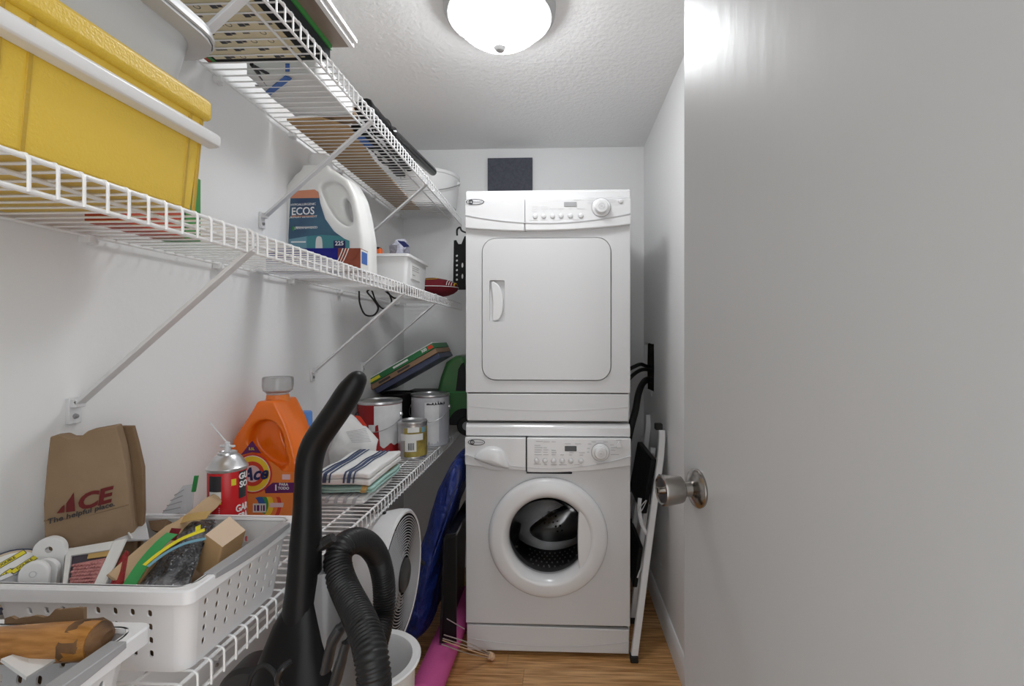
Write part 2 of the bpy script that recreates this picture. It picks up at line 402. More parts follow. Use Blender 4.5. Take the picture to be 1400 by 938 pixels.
def pbutton(parent, lx, lz, y, r=.0085):
    o = obj('push_button', MB().lathe([(0, 0), (r, 0), (r * .95, .004), (r * .6, .0055), (0, .0058)], (0, 0, 0), 'y', 20).shift(lambda p: Vector((lx + p.x, y - p.y, lz + p.z))), 'enamel', parent)
    obj('button_ring', MB().prism([circ(0, 0, r * 1.18, 24), circ(0, 0, r * 1.03, 24)], 0, .0008, lambda u, v, q: Vector((lx + u, y - q, lz + v))), 'enamel_shade', o)
HW = .2985

# ---- washer
wa = thing('washing_machine', 'white front-loading washing machine with a round door, under the dryer', 'washing machine', (WX, WY, 0))
Z = lambda py: (898.3 - py) / 377.0
X = lambda px: (px - 748.5) / 377.0
obj('cabinet', MB().box((-HW, .02, .018), (-HW + .006, .60, .80)).box((HW - .006, .02, .018), (HW, .60, .80)).box((-HW, .594, .018), (HW, .60, .80)).box((-HW, .02, .018), (HW, .6, .026)), 'enamel', wa, bevel=.001)
obj('top_cover', MB().prism([[(0, .80), (0, .832), (.012, .845), (.60, .845), (.60, .80)]], -HW, HW, lambda u, v, q: Vector((q, u, v))), 'enamel', wa, bevel=.003)
cz = Z(733); cxw = X(749)
fp = [(-HW, .116), (HW, .116), (HW, .70), (-HW, .70)]
obj('front_panel', MB().prism([fp, circ(cxw, cz, .172, 48)], 0, .02), 'enamel_soft', wa, bevel=.003)
obj('kick_panel', band(lin(-HW + .004, HW - .004, 8), lambda x: .110 - .012 * (x + .3) / .6 * .6, lambda x: .016, .002, .02), 'enamel_soft', wa, bevel=.003)
obj('kick_ridge', band(lin(-HW + .006, HW - .006, 16), lambda x: .038 + .05 * (x / .3) ** 2 * .5, lambda x: .036 + .05 * (x / .3) ** 2 * .5, .0008, .002), 'enamel_shade', wa)
cb = lambda x: .674 + .022 * (x / .3) ** 2 + .004 * (x / .3)
dx = X(720)
dt = lambda x: .8
obj('control_panel', band(lin(dx + .0022, HW, 14), lambda x: .797, cb, -.014, .03, .004), 'enamel', wa, bevel=.003)
dw = obj('detergent_drawer', band(lin(-HW, dx - .0022, 10), lambda x: .797, lambda x: cb(x) + .006, -.016, .03, .004), 'enamel', wa, bevel=.003)
gr = lambda x: .688 + .048 * (x / .3) ** 2
obj('curved_ridge', band(lin(dx + .003, HW - .001, 14), lambda x: gr(x) + .0016, lambda x: gr(x) - .0016, -.0195, .006, .0), 'enamel_shade', wa)
obj('curved_ridge', band(lin(-HW + .001, dx - .003, 10), lambda x: gr(x) + .0016, lambda x: gr(x) - .0016, -.0215, .006, .0), 'enamel_shade', dw)
obj('drawer_gap', MB().box((dx - .0022, -.012, cb(dx)), (dx + .0022, .01, .797)), 'gap_black', wa)
obj('panel_gap', MB().box((dx, -.008, .667), (X(782), .0, .6725)), 'gap_black', wa)
# drawer handle: half dome with a dark scoop under it
hp = [(650, 626), (652, 620), (658, 614), (667, 610), (676, 609.5), (685, 612), (691, 618), (695, 627), (697, 638), (683, 636), (668, 632)]
pts = sm2([(X(a), Z(b)) for a, b in hp], 4)
ctr = Vector((X(675), 0, Z(626)))
rings = []
for k, (sc, dep) in enumerate(((1, -.018), (.97, -.025), (.86, -.033), (.65, -.039), (.35, -.042), (.02, -.043))):
    rings.append([Vector((ctr.x + (a - ctr.x) * sc, dep, ctr.z + (b - ctr.z) * sc)) for a, b in pts])
obj('drawer_handle', MB().loft(rings, True), 'enamel', dw)
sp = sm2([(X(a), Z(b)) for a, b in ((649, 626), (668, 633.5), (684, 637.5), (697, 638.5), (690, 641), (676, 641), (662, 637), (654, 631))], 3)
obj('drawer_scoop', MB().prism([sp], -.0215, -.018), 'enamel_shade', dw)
oval_logo(dw, X(652), Z(604), -.0195, .031, .0115)
yf = -.0185
for px in (734, 745.5, 757, 768.5, 780.5, 794): pbutton(wa, X(px), Z(628), yf)
obj('display', MB().prism([rrect(X(772), Z(615), X(788), Z(608), .002, 3)], -.0195, -.015), 'lcd', wa)
knob(wa, 'program_knob', X(820), Z(616), yf, .0315)
obj('start_button', MB().prism([sm2([(X(845), Z(601)), (X(849), Z(609)), (X(841), Z(609))], 3)], -.023, -.016), 'enamel', wa, bevel=.001)
fm = lambda u, v, q: Vector((u, -.0187 - q, v))
rows = [(X(a), X(b), Z(c)) for a, b, c in ((733, 742, 602), (743, 752, 602.5), (754, 760, 602.5), (731, 739, 607.5), (731, 742, 610.5), (731, 741, 613.5), (731, 740, 616.5), (731, 741, 620), (743, 748, 610.5), (743, 750, 613.5), (743, 749, 616.5), (743, 750, 620), (754, 760, 614), (754, 761, 617), (754, 760, 620), (766, 771, 620), (778, 784, 617), (778, 782, 620), (791, 799, 617), (792, 797, 620), (772, 780, 605), (786, 794, 605), (730, 740, 633), (744, 748, 633.5), (753, 762, 633.5), (764, 775, 633.5), (785, 792, 633), (803, 808, 605), (802, 806, 611), (802, 805, 616), (808, 814, 602), (824, 830, 602), (833, 838, 606), (834, 842, 609.5), (834, 840, 613), (834, 845, 619), (841, 848, 599.5))]
obj('panel_print', lines(rows, fm, .0016), 'print_grey', wa, kind='stuff')
# door: white ring, crescent pull, glass bowl
D = lambda prof, **k: MB().lathe(prof, (0, 0, 0), 'y', 64, cap=False).shift(lambda p: Vector((cxw + p.x, -p.y, cz + p.z)))
do = obj('door_ring', D([(.172, -.004), (.213, -.002), (.2155, .008), (.213, .020), (.206, .028), (.196, .0315), (.168, .034), (.160, .033), (.152, .027), (.143, .012), (.1405, .002), (.1405, -.02)]), 'enamel', wa)
hcx = cxw - .010
cres = [(cxw + .160 * math.cos(t), cz + .160 * math.sin(t)) for t in lin(math.radians(-44), math.radians(44), 18)]
cres += [(X(791) - .004 * math.cos((k - 9) / 9 * PI / 2), cz + .108 * (1 - k / 9.0)) for k in range(1, 18)]
obj('pull_crescent', MB().prism([cres], -.029, .0, lambda u, v, q: Vector((u, q, v))), 'enamel', do, bevel=.004, seg=3)
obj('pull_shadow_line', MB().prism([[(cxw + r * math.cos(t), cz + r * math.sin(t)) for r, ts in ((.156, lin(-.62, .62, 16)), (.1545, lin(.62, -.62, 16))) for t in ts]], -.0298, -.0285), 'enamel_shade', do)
obj('glass_bowl', D([(.1400, -.005), (.136, -.012), (.118, -.035), (.094, -.068), (.07, -.088), (.035, -.098), (.001, -.1), (.001, -.096), (.034, -.094), (.068, -.084), (.091, -.065), (.114, -.034), (.131, -.012), (.1400, -.005)]), 'glass_dark', do)
obj('rubber_gasket', D([(.171, -.012), (.155, -.022), (.1415, -.021), (.140, -.03), (.143, -.06), (.16, -.075)]), 'rubber_grey', wa)
drm = obj('drum', D([(.16, -.075), (.225, -.085), (.232, -.12), (.232, -.40), (.2, -.42), (.001, -.43)]), 'drum_steel', wa)
mb = MB(); mb2 = MB()
for j in range(9):
    for i in range(64):
        if i % 21 in (0, 1): continue
        t = 2 * PI * (i + .5 * (j % 2)) / 64; c, s_ = math.cos(t), math.sin(t); yy = .14 + j * .028
        mb.add([(cxw + .2295 * math.cos(t + a), yy + b, cz + .2295 * math.sin(t + a)) for a, b in ((-.014, -.007), (.014, -.007), (.014, .007), (-.014, .007))], [(0, 1, 2, 3)])
obj('slot_glints', mb, 'slot_glint', drm, kind='stuff')  # perforation rows, with the drum's light streaks painted in
# perforated hump on the back of the drum
hx, hz = cxw + .030, cz - .125
pts2 = sm2([(hx - .125, hz - .02), (hx - .06, hz + .035), (hx + .02, hz + .085), (hx + .09, hz + .10), (hx + .12, hz + .03), (hx + .09, hz - .045), (hx, hz - .07), (hx - .08, hz - .062)], 4)
cc_ = (hx + .01, hz + .01); rings = []
for sc, yy in ((1, .425), (.98, .40), (.9, .385), (.6, .372), (.05, .365)): rings.append([Vector((cc_[0] + (a - cc_[0]) * sc, yy, cc_[1] + (b - cc_[1]) * sc)) for a, b in pts2])
hmp = obj('drum_rear_hump', MB().loft(rings), 'drum_lit', drm)
mb = MB()
for i in range(9):
    for j in range(6):
        a, b = hx - .062 + i * .0195 + .008 * (j % 2), hz - .04 + j * .021 + i * .004
        q_ = math.hypot((a - cc_[0]) / .10, (b - cc_[1]) / .075)
        if q_ < .92: mb.lathe([(.005, 0), (.005, -.003), (.001, -.003)], (a, (.365 + .0127 * (q_ - .05) / .55 if q_ < .6 else .3777 + .043 * (q_ - .6)) + .0005, b), 'y', 8)
obj('hump_holes', mb, 'gap_black', hmp, kind='stuff')
for k in range(3):
    t0 = math.radians(100 + 120 * k)
    rings = [[Vector((cxw + r * math.cos(t0 + a), yy, cz + r * math.sin(t0 + a))) for r, a in ((.231, -.22), (.20, -.10), (.172, -.03), (.172, .03), (.20, .10), (.231, .22))] for yy in (.10, .13, .37, .40)]
    pd = obj('drum_paddle', MB().loft(rings, True), 'drum_steel', drm, bevel=.006)
    mh = MB()
    for a_ in range(8):
        for b_ in range(3):
            al = -.19 + b_ * .03; rr = .228 - b_ * .009; yy = .15 + a_ * .026
            mh.ell((cxw + (rr - .003) * math.cos(t0 + al), yy, cz + (rr - .003) * math.sin(t0 + al)), (.0035, .0035, .0035), 8, 4)
    obj('paddle_studs', mh, 'gap_black', pd, kind='stuff')
for sx in (-.25, .25):
    for sy in (.05, .55): obj('foot', MB().lathe([(0, 0), (.022, 0), (.022, .008), (.01, .01), (.01, .02), (0, .02)], (sx, sy, 0), 'z', 16), 'rubber', wa)
obj('side_clip', MB().box((HW, .0, Z(672)), (HW + .003, .012, Z(667))), 'gap_black', wa)

# ---- dryer
DZ = .853
dy = thing('tumble_dryer', 'white tumble dryer with a square rounded door, stacked on the washing machine', 'dryer', (WX, WY, DZ))
Z = lambda py: (578.0 - py) / 377.0
obj('cabinet', MB().box((-HW, .02, .004), (-HW + .006, .60, .80)).box((HW - .006, .02, .004), (HW, .60, .80)).box((-HW, .594, .004), (HW, .60, .80)).box((-HW, .02, .004), (HW, .6, .012)), 'enamel', dy, bevel=.001)
obj('top_cover', MB().prism([[(-.002, .806), (-.002, .834), (.008, .843), (.60, .843), (.60, .795), (.02, .795)]], -HW, HW, lambda u, v, q: Vector((q, u, v))), 'enamel', dy, bevel=.003)
dx0, dx1, dz0, dz1 = X(659.5), X(834), Z(520.5), Z(327.5)
obj('front_panel', MB().prism([[(-HW, .105), (HW, .105), (HW, .72), (-HW, .72)], rrect(dx0 - .0032, dz0 - .0032, dx1 + .0032, dz1 + .0032, .052, 8)], 0, .02), 'enamel_soft', dy, bevel=.002)
obj('door_recess', MB().box((dx0 - .02, .02, dz0 - .02), (dx1 + .02, .024, dz1 + .02)), 'gap_black', dy)
rc = rrect(X(669), Z(441), X(690), Z(384.5), .006, 4)
do = obj('dryer_door', MB().prism([rrect(dx0, dz0, dx1, dz1, .049, 10), list(rc)], -.007, .016), 'enamel_soft', dy, bevel=.004, seg=3)
obj('handle_recess', MB().box((X(668), .010, Z(442)), (X(691), .0155, Z(383.5))), 'enamel', do)
bw = [(X(671.5), Z(387.5)), (X(677.5), Z(387.5)), (X(683), Z(393)), (X(687), Z(404)), (X(688), Z(415)), (X(687), Z(428)), (X(683), Z(437)), (X(679), Z(439.5)), (X(673), Z(438)), (X(673.5), Z(415))]
obj('handle_pull', MB().prism([sm2(bw, 3)], -.006, .010), 'enamel', do, bevel=.004, seg=3)
obj('kick_panel', band(lin(-HW + .005, HW - .005, 8), lambda x: .101, lambda x: .002, .001, .02), 'enamel_soft', dy, bevel=.003)
obj('kick_ridge', band(lin(-HW + .006, HW - .006, 16), lambda x: .041 + .016 * (x / .3) ** 2, lambda x: .039 + .016 * (x / .3) ** 2, .0, .002), 'enamel_shade', dy)
cb2 = lambda x: .690 + .018 * (x / .3) ** 2 + .003 * x / .3
pdx = X(718)
obj('control_panel', band(lin(pdx + .001, HW, 14), lambda x: .803, cb2, -.014, .03, .006), 'enamel', dy, bevel=.003)
obj('badge_panel', band(lin(-HW, pdx - .001, 8), lambda x: .803, lambda x: cb2(x) - .002, -.014, .03, .006), 'enamel', dy, bevel=.003)
gr2 = lambda x: .716 + .034 * (x / .3) ** 2
obj('curved_ridge', band(lin(-HW + .001, HW - .001, 24), lambda x: gr2(x) + .0016, lambda x: gr2(x) - .0016, -.0165, .006, .006), 'enamel_shade', dy)
obj('panel_gap', MB().box((pdx - .001, -.013, cb2(pdx)), (pdx + .001, .01, .803)), 'print_grey', dy)
yf = -.0195
for px in (732, 743.5, 755.5, 767, 779.5, 793.5): pbutton(dy, X(px), Z(298.5), yf)
obj('display', MB().prism([rrect(X(771), Z(286), X(788), Z(280), .002, 3)], -.0215, -.015), 'print_grey', dy)
knob(dy, 'timer_knob', X(821), Z(287.5), yf + .002, .0335)
pbutton(dy, X(847), Z(279), yf + .004, .008)
oval_logo(dy, X(650), Z(278), -.0172, .033, .0105)
fm = lambda u, v, q: Vector((u, -.0202 - q, v))
rows = [(X(a), X(b), Z(c)) for a, b, c in ((728, 735, 286), (728, 736, 289), (728, 735, 292), (740, 748, 286), (740, 749, 289), (742, 746, 292), (752, 760, 289), (754, 757, 292), (763, 772, 289), (766, 768, 292), (777, 782, 289), (788, 799, 289), (752, 759, 273.5), (784, 794, 277), (724, 736, 304), (739, 750, 304), (756, 767, 304), (783, 792, 304), (803, 812, 274.5), (803, 811, 278), (802, 809, 281.5), (827, 836, 274.5), (830, 841, 278), (832, 840, 281.5), (843, 851, 273))]
obj('panel_print', lines(rows, fm, .0012), 'enamel_shade', dy, kind='stuff')

# ---- hoses through the ragged opening
hy = [S(855, 508, 2.05), S(866, 502, 2.08), S(876, 498, 2.15), S(886, 501, 2.24), Vector((XR + .05, 2.25, 1.03))]
obj('supply_hose', MB().tube(smoothpath(hy, 6), .0085, 10), 'rubber', label='thin black hose, upper of two running into the ragged wall opening', cat='hose')
hy = [S(855, 525, 2.0), S(864, 514, 2.05), S(876, 506, 2.12), S(888, 505.5, 2.2), Vector((XR + .05, 2.21, 1.0))]
obj('supply_hose', MB().tube(smoothpath(hy, 6), .0085, 10), 'rubber', label='thin black hose with a pale clip, just below the top hose at the wall opening', cat='hose')
hy = [S(857, 610, 1.98), S(863, 583, 1.98), S(869, 560, 2.02), S(873, 538, 2.08), S(879, 524, 2.14), S(887, 519, 2.2), Vector((XR + .05, 2.22, .945))]
obj('drain_hose', MB().tube(smoothpath(hy, 6), .0145, 12), 'rubber', label='thick black drain hose curving from behind the dryer into the wall opening', cat='hose')

# ---- slate panel behind the dryer
a, b = Wy(667, 217, YB - .012), Wy(728, 262, YB - .012)
obj('wall_tile', MB().box((a.x, YB - .02, b.z - .05), (b.x, YB - .001, a.z)), 'slate', bevel=.001, label='dark slate-grey square panel on the back wall above the dryer', cat='panel')
# ================================================================ wire shelves
XF = -.495; ZT, ZM, ZL = CAMZ + .600, CAMZ + .172, CAMZ - .450
RR, RW = .0028, .0017
def wire_shelf(name, label, z, y0, y1, brackets, lip=.036):
    t = thing(name, label, 'shelf', (XL, (y0 + y1) / 2, z), group='white wire shelves on the left wall')
    zr = z - RR                                            # rails just under the deck wires
    rail = lambda x, zz, r=RR: MB().tube([(x, y0, zz), (x, y1, zz)], r, 10)
    obj('wall_rail', rail(XL + .012, zr - RW), 'wire_white', t, world=True)
    obj('middle_rail', rail(XF - .062, zr - RW), 'wire_white', t, world=True)
    obj('front_rail', rail(XF, zr - RW), 'wire_white', t, world=True)
    obj('lip_rail', rail(XF + .001, z - lip), 'wire_white', t, world=True)
    n = int((y1 - y0 - .01) / .0254); me = None
    for i in range(n + 1):
        y = y0 + .006 + i * .0254
        if me is None:
            pth = [(XL + .006, 0, -RW), (XF - .004, 0, -RW), (XF + .0025, 0, -RW - .0012), (XF + .0052, 0, -RW - .005), (XF + .0055, 0, -.012), (XF + .0055, 0, -lip - .002)]
            me = MB().tube([(p[0] - XL, 0, p[2]) for p in pth], RW, 6).mesh('wire'); me.materials.append(M['wire_white'])
        o = obj('wire', me, 'wire_white', t); o.location = (0, y - (y0 + y1) / 2, 0)
    for yb in brackets:
        a = Vector((XF + .004, yb, z - lip + .004)); b = Vector((XL + .012, yb, z - .278))
        d = (b - a).normalized(); nn = Vector((-d.z, 0, d.x)) * .004
        mb = MB().slab([a - Vector((0, .008, 0)) + nn, a + Vector((0, .008, 0)) + nn, b + Vector((0, .008, 0)) + nn, b - Vector((0, .008, 0)) + nn], .006)
        mb.box((XL, yb - .010, z - .312), (XL + .006, yb + .010, z - .27)).box((XL + .002, yb - .008, z - .285), (XL + .016, yb + .008, z - .272))
        mb.tube([(XF + .001, yb - .006, z - lip), (XF + .010, yb - .006, z - lip + .004), (XF + .010, yb - .006, z - .006), (XF + .004, yb - .006, z - .002), (XF - .008, yb - .006, z - .004)], .0025, 6)
        br = obj('bracket', mb, 'steel_white', t, world=True, bevel=.001)
        obj('screw', MB().lathe([(0, .006), (.0045, .006), (.0035, .009), (0, .0095)], (XL, yb, z - .30), 'x', 12), 'screw', br, world=True)
    for k in range(int((y1 - y0) / .3) + 1):
        yc = y0 + .12 + k * .3
        if yc > y1 - .03: break
        obj('wall_clip', MB().box((XL, yc - .006, z - .016), (XL + .02, yc + .006, z - .003)).lathe([(0, .0), (.006, .0), (.006, .012), (0, .013)], (XL + .001, yc + .012, z - .012), 'x', 10), 'wire_white', t, world=True, bevel=.0015)
    return t
wire_shelf('wire_shelf', 'topmost white wire shelf, just below the ceiling, holding boxes and a pail', ZT, .03, 2.362, (.745, 1.22, 1.73))
wire_shelf('wire_shelf', 'white wire shelf at eye height holding the yellow bin and white jug', ZM, .03, 2.362, (.735, 1.475, 1.86))
wire_shelf('wire_shelf', 'waist-high white wire shelf holding baskets, towels and an orange jug', ZL, .03, 1.89, (.30, 1.05, 1.68))
wire_shelf('wire_shelf', 'short end piece of waist-high wire shelf under the green truck', ZL, 1.897, 2.362, (2.13,))

# ================================================================ top shelf
# flat printed box
y0, y1 = .60, Wz(300, 88, ZT).y
gb = thing('game_box', 'large flat box with a tan printed underside and dark green-edged sides', 'box', (-.63, (y0 + y1) / 2, ZT))
obj('box_body', MB().box((-.768, y0, ZT + .0012), (-.499, y1, ZT + .030)), 'box_dark', gb, world=True, bevel=.001)
obj('green_lid_edge', MB().box((-.770, y0 - .002, ZT + .026), (-.496, y1 + .002, ZT + .037)), 'box_green', gb, world=True)
bx0, bx1, by1 = -.742, -.545, y1 - .018
pp = obj('printed_panel', MB().box((bx0, y0, ZT + .0004), (bx1, by1, ZT + .0015)), 'box_tan', gb, world=True)
fmu = lambda u, v, q: Vector((bx0 + u, by1 - v, ZT + .0003 - q))
mb = MB(); random.seed(3)
for r in range(15):
    v = .007 + r * .0254
    u = .02 + random.uniform(0, .02)
    while u < .18:
        k = random.random()
        if k < .35:
            for q in range(random.randint(4, 8)):
                wd = random.uniform(.0022, .004); mb.box((u, v - .0022, 0), (u + wd * .75, v + .0022, .0002), lambda p: fmu(p.x, p.y, p.z)); u += wd
        elif k < .6:
            mb.box((u, v - .006, 0), (u + .012, v + .003, .0002), lambda p: fmu(p.x, p.y, p.z)); mb.box((u + .013, v - .003, 0), (u + .022, v + .0055, .0002), lambda p: fmu(p.x, p.y, p.z)); u += .024
        else:
            mb.prism([circ(u, v, .006, 14), circ(u, v, .0047, 14)], 0, .0002, fmu); u += .01
        u += random.uniform(.008, .03)
obj('underside_print', mb, 'print_black', pp, world=True, kind='stuff')
obj('red_stripe', MB().box((-.765, y1 - .03, ZT + .0006), (-.758, y1 - .004, ZT + .002)), 'box_red', gb, world=True)
obj('green_stripe', MB().box((-.757, y1 - .03, ZT + .0006), (-.748, y1 - .004, ZT + .002)), 'box_green', gb, world=True)
# framed board lying over it
p = S(482, 60, 1.04)
bd = thing('wall_panel', 'brown marbled board with double white edge lying on the dark game box', 'board', (-.55, .8, ZT + .037))
zb = ZT + .0375
obj('board', MB().box((-.66, .50, zb), (-.462, 1.02, zb + .006)), 'marble_brown', bd, world=True)
obj('white_edge', MB().box((-.462, .50, zb - .001), (-.452, 1.022, zb + .008)), 'trim_paint', bd, world=True)
obj('white_edge', MB().box((-.455, .50, zb + .009), (-.445, 1.022, zb + .017)).box((-.66, .50, zb + .0085), (-.455, 1.02, zb + .0165)), 'trim_paint', bd, world=True)
# white wrapped package with blue label
def crumple(mb, amp, sc, seed=0.0):
    return mb.shift(lambda p: p + Vector([amp * noise.noise(p * sc + Vector((seed + 11 * k, 3 * k, seed))) for k in range(3)]))
def gridbox(a, b, n=(6, 6, 6)):
    a, b = Vector(a), Vector(b); mb = MB()
    def face(o, u, v, nu, nv):
        vs = [o + u * (i / nu) + v * (j / nv) for j in range(nv + 1) for i in range(nu + 1)]
        mb.add(vs, [(j * (nu + 1) + i, j * (nu + 1) + i + 1, (j + 1) * (nu + 1) + i + 1, (j + 1) * (nu + 1) + i) for j in range(nv) for i in range(nu)])
    d = b - a; ux, uy, uz = Vector((d.x, 0, 0)), Vector((0, d.y, 0)), Vector((0, 0, d.z))
    face(a, ux, uy, n[0], n[1]); face(a + uz, ux, uy, n[0], n[1]); face(a, ux, uz, n[0], n[2]); face(a + uy, ux, uz, n[0], n[2]); face(a, uy, uz, n[1], n[2]); face(a + ux, uy, uz, n[1], n[2])
    return mb
def weld(o, d=.0005):
    bm = bmesh.new(); bm.from_mesh(o.data); bmesh.ops.remove_doubles(bm, verts=bm.verts, dist=d); bmesh.ops.recalc_face_normals(bm, faces=bm.faces); bm.to_mesh(o.data); bm.free(); return o
pk = thing('wrapped_package', 'white film-wrapped package with a blue label strip, beside the game box', 'package', (-.62, 1.15, ZT))
o = obj('wrapped_body', crumple(gridbox((-.72, 1.06, ZT + .002), (-.560, 1.255, ZT + .05), (10, 10, 6)), .005, 18), 'paper_white', pk, world=True)
weld(o)
obj('blue_label', MB().slab([Wz(363, 126, ZT - .0022), Wz(370, 130, ZT - .0022), Wz(399, 108, ZT - .0022), Wz(390, 104, ZT - .0022)], -.002), 'label_blue', pk, world=True)
obj('blue_label', MB().slab([Wz(390, 98, ZT - .0022), Wz(396, 98, ZT - .0022), Wz(396, 88, ZT - .0022), Wz(390, 88, ZT - .0022)], -.002), 'label_blue', pk, world=True)
# small black clamp near the wall
a, b = Wz(344, 88, ZT + .006), Wz(366, 117, ZT + .006)
cl = thing('spring_clamp', 'small dark metal clamp with crossed arms lying by the wrapped package', 'clamp', (a.x, a.y, ZT))
obj('arm', MB().tube([a, b], .0045, 8), 'dark_grey_plastic', cl, world=True)
obj('arm', MB().tube([Wz(347, 90, ZT + .006), Wz(368, 102, ZT + .006)], .0035, 8), 'dark_grey_plastic', cl, world=True)
obj('crossbar', MB().tube([Wz(350, 118, ZT + .005), Wz(368, 117, ZT + .005)], .004, 8), 'grey_plastic', cl, world=True)
# flattened cardboard along the wall
pts = [Wz(392, 165, ZT), Wz(440, 163, ZT), Wz(478, 175, ZT), Wz(492, 192, ZT), Wz(512, 222, ZT), Wz(574, 287, ZT), Wz(546, 288, ZT)]
for q in pts: q.x = max(q.x, XL + .012)
obj('cardboard_sheet', MB().prism([[(q.x, q.y) for q in pts]], ZT + .0005, ZT + .006, lambda u, v, q: Vector((u, v, q))), 'cardboard', label='long flattened brown cardboard sheet lying along the wall on the topmost shelf', cat='cardboard')
o = obj('paper_bag', crumple(gridbox((-.668, 1.275, ZT + .014), (-.588, 1.345, ZT + .06), (8, 8, 6)), .012, 25, 4), 'kraft', label='small crumpled brown paper bag between wrapped package and umbrella', cat='paper bag'); weld(o)
# umbrella
um = thing('folded_umbrella', 'black folded umbrella lying along the lip of the topmost shelf', 'umbrella', (-.53, 1.5, ZT))
e0, e1 = S(543, 176, 1.46), S(592, 234, 1.86)
e0 = Vector((-.515, 1.42, ZT + .026)); e1 = S(592, 235, 1.87)
obj('handle', MB().tube([e0, e0 + (e1 - e0) * .02, e0 + (e1 - e0) * .97, e1, e1 + (e1 - e0) * .012], [.010, .017, .0165, .015, .008], 20), 'black_gloss', um, world=True)
mb = MB().tube(smoothpath([(-.545, 1.285, ZT + .036), (-.543, 1.34, ZT + .040), (-.541, 1.5, ZT + .040), (-.545, 1.64, ZT + .036), (-.55, 1.72, ZT + .026)], 8), [.014] * 2 + [.027] * 22 + [.024] * 5 + [.016] * 4, 16)
o = obj('folded_canopy', crumple(mb, .007, 28, 2), 'black_plastic', um, world=True)
obj('strap', MB().tube([(-.543 + .029 * math.cos(t), 1.42, ZT + .040 + .029 * math.sin(t)) for t in lin(0, 2 * PI, 20)], .003, 6), 'black_gloss', um, world=True)
pl = thing('plastic_packet', 'crumpled black packet with a blue and white tag between cardboard and umbrella', 'packet', (-.59, 1.4, ZT))
o = obj('film', crumple(gridbox((-.612, 1.36, ZT + .004), (-.578, 1.75, ZT + .03), (4, 16, 4)), .008, 40, 9), 'black_plastic', pl, world=True); weld(o)
obj('blue_tag', MB().box((-.612, 1.39, ZT), (-.585, 1.47, ZT + .002)), 'label_blue', pl, world=True)
obj('white_tag', MB().box((-.600, 1.50, ZT), (-.585, 1.60, ZT + .002)), 'print_white', pl, world=True)
# pail
pc = Vector((-.612, 2.215, ZT + .0065))
pa = thing('plastic_pail', 'round white plastic pail with a wire handle at the end of topmost shelf', 'pail', pc)
obj('pail_body', MB().lathe([(0, .001), (.118, .001), (.121, .006), (.134, .135), (.1385, .137), (.140, .150), (.137, .152), (.134, .150), (.131, .137), (.117, .008), (0, .006)], (0, 0, 0), 'z', 48, cap=False), 'white_plastic', pa)
obj('wire_handle', MB().tube([(.142 * math.cos(t), .142 * math.sin(t), .118 - .075 * math.sin(t + PI) ) for t in lin(PI, 2 * PI, 24)], .0022, 8), 'screw', pa)
for s_ in (-1, 1): obj('handle_ear', MB().lathe([(0, 0), (.011, 0), (.009, .01), (0, .011)], (0, 0, 0), 'x', 16).shift(lambda p: Vector((s_ * (.131 + p.x), p.y, .118 + p.z))), 'white_plastic', pa)

# ================================================================ eye-height shelf
# yellow bin
BX, BY1 = -.502, S(281, 250, .672).y
bn = thing('storage_bin', 'yellow textured plastic storage bin with a white rail across its front', 'storage bin', (-.64, .40, ZM))
zl = CAMZ + .318
obj('bin_body', MB().loft([[Vector(q) for q in ((-.772, .12, ZM + .001), (BX - .012, .12, ZM + .001), (BX - .012, BY1 - .012, ZM + .001), (-.772, BY1 - .012, ZM + .001))], [Vector(q) for q in ((-.778, .11, zl), (BX, .11, zl), (BX, BY1, zl), (-.778, BY1, zl))]]), 'yellow_plastic', bn, world=True, bevel=.006)
lid = obj('bin_lid', MB().box((-.784, .10, zl - .012), (BX + .008, BY1 + .003, zl + .018)), 'yellow_plastic', bn, world=True, bevel=.007, seg=3)
0 and obj('lid_groove', MB().box((BX + .0075, .10, zl - .0125), (BX + .0088, BY1 + .0025, zl - .0105)), 'yellow_groove', lid, world=True)
def fy(px): return Wx(px, 200, BX).y
for px in (3, 46, 261, 276):
    yy = fy(px)
    obj('rib', MB().loft([[Vector((BX - .013 + dx_ * .6, yy + dy_, ZM + .004)) for dx_, dy_ in ((0, -.0028), (.003, -.0018), (.003, .0018), (0, .0028))], [Vector((BX - .002 + dx_, yy + dy_, zl - .014)) for dx_, dy_ in ((0, -.0028), (.003, -.0018), (.003, .0018), (0, .0028))]]), 'yellow_groove', bn, world=True)
a, b = Wx(0, 34, BX + .012), Wx(298, 187, BX + .012)
zz = CAMZ + .276
zz = (a.z + b.z) / 2 if abs(a.z - b.z) < .05 else zz
ra = obj('front_rail', MB().prism([[(0, -.011), (.016, -.009), (.018, -.004), (.018, .006), (.013, .010), (0, .010)]], .08, BY1 + .010, lambda u, v, q: Vector((BX - .004 + u, q, CAMZ + .282 + v))), 'white_plastic', bn, world=True, bevel=.002, label='white plastic rail')
# box hidden behind it
rb = thing('carton', 'red carton with a green end tucked behind the yellow bin', 'carton', (-.68, .78, ZM))
obj('carton_body', MB().box((-.715, BY1 + .03, ZM + .001), (-.655, .80, ZM + .115)), 'box_red', rb, world=True, bevel=.001)
obj('green_end', MB().box((-.715, .80, ZM + .001), (-.653, .835, ZM + .115)), 'box_green', rb, world=True, bevel=.001)
obj('white_flap', MB().box((-.7185, .80, ZM + .03), (-.654, .808, ZM + .09)), 'label_white', rb, world=True)
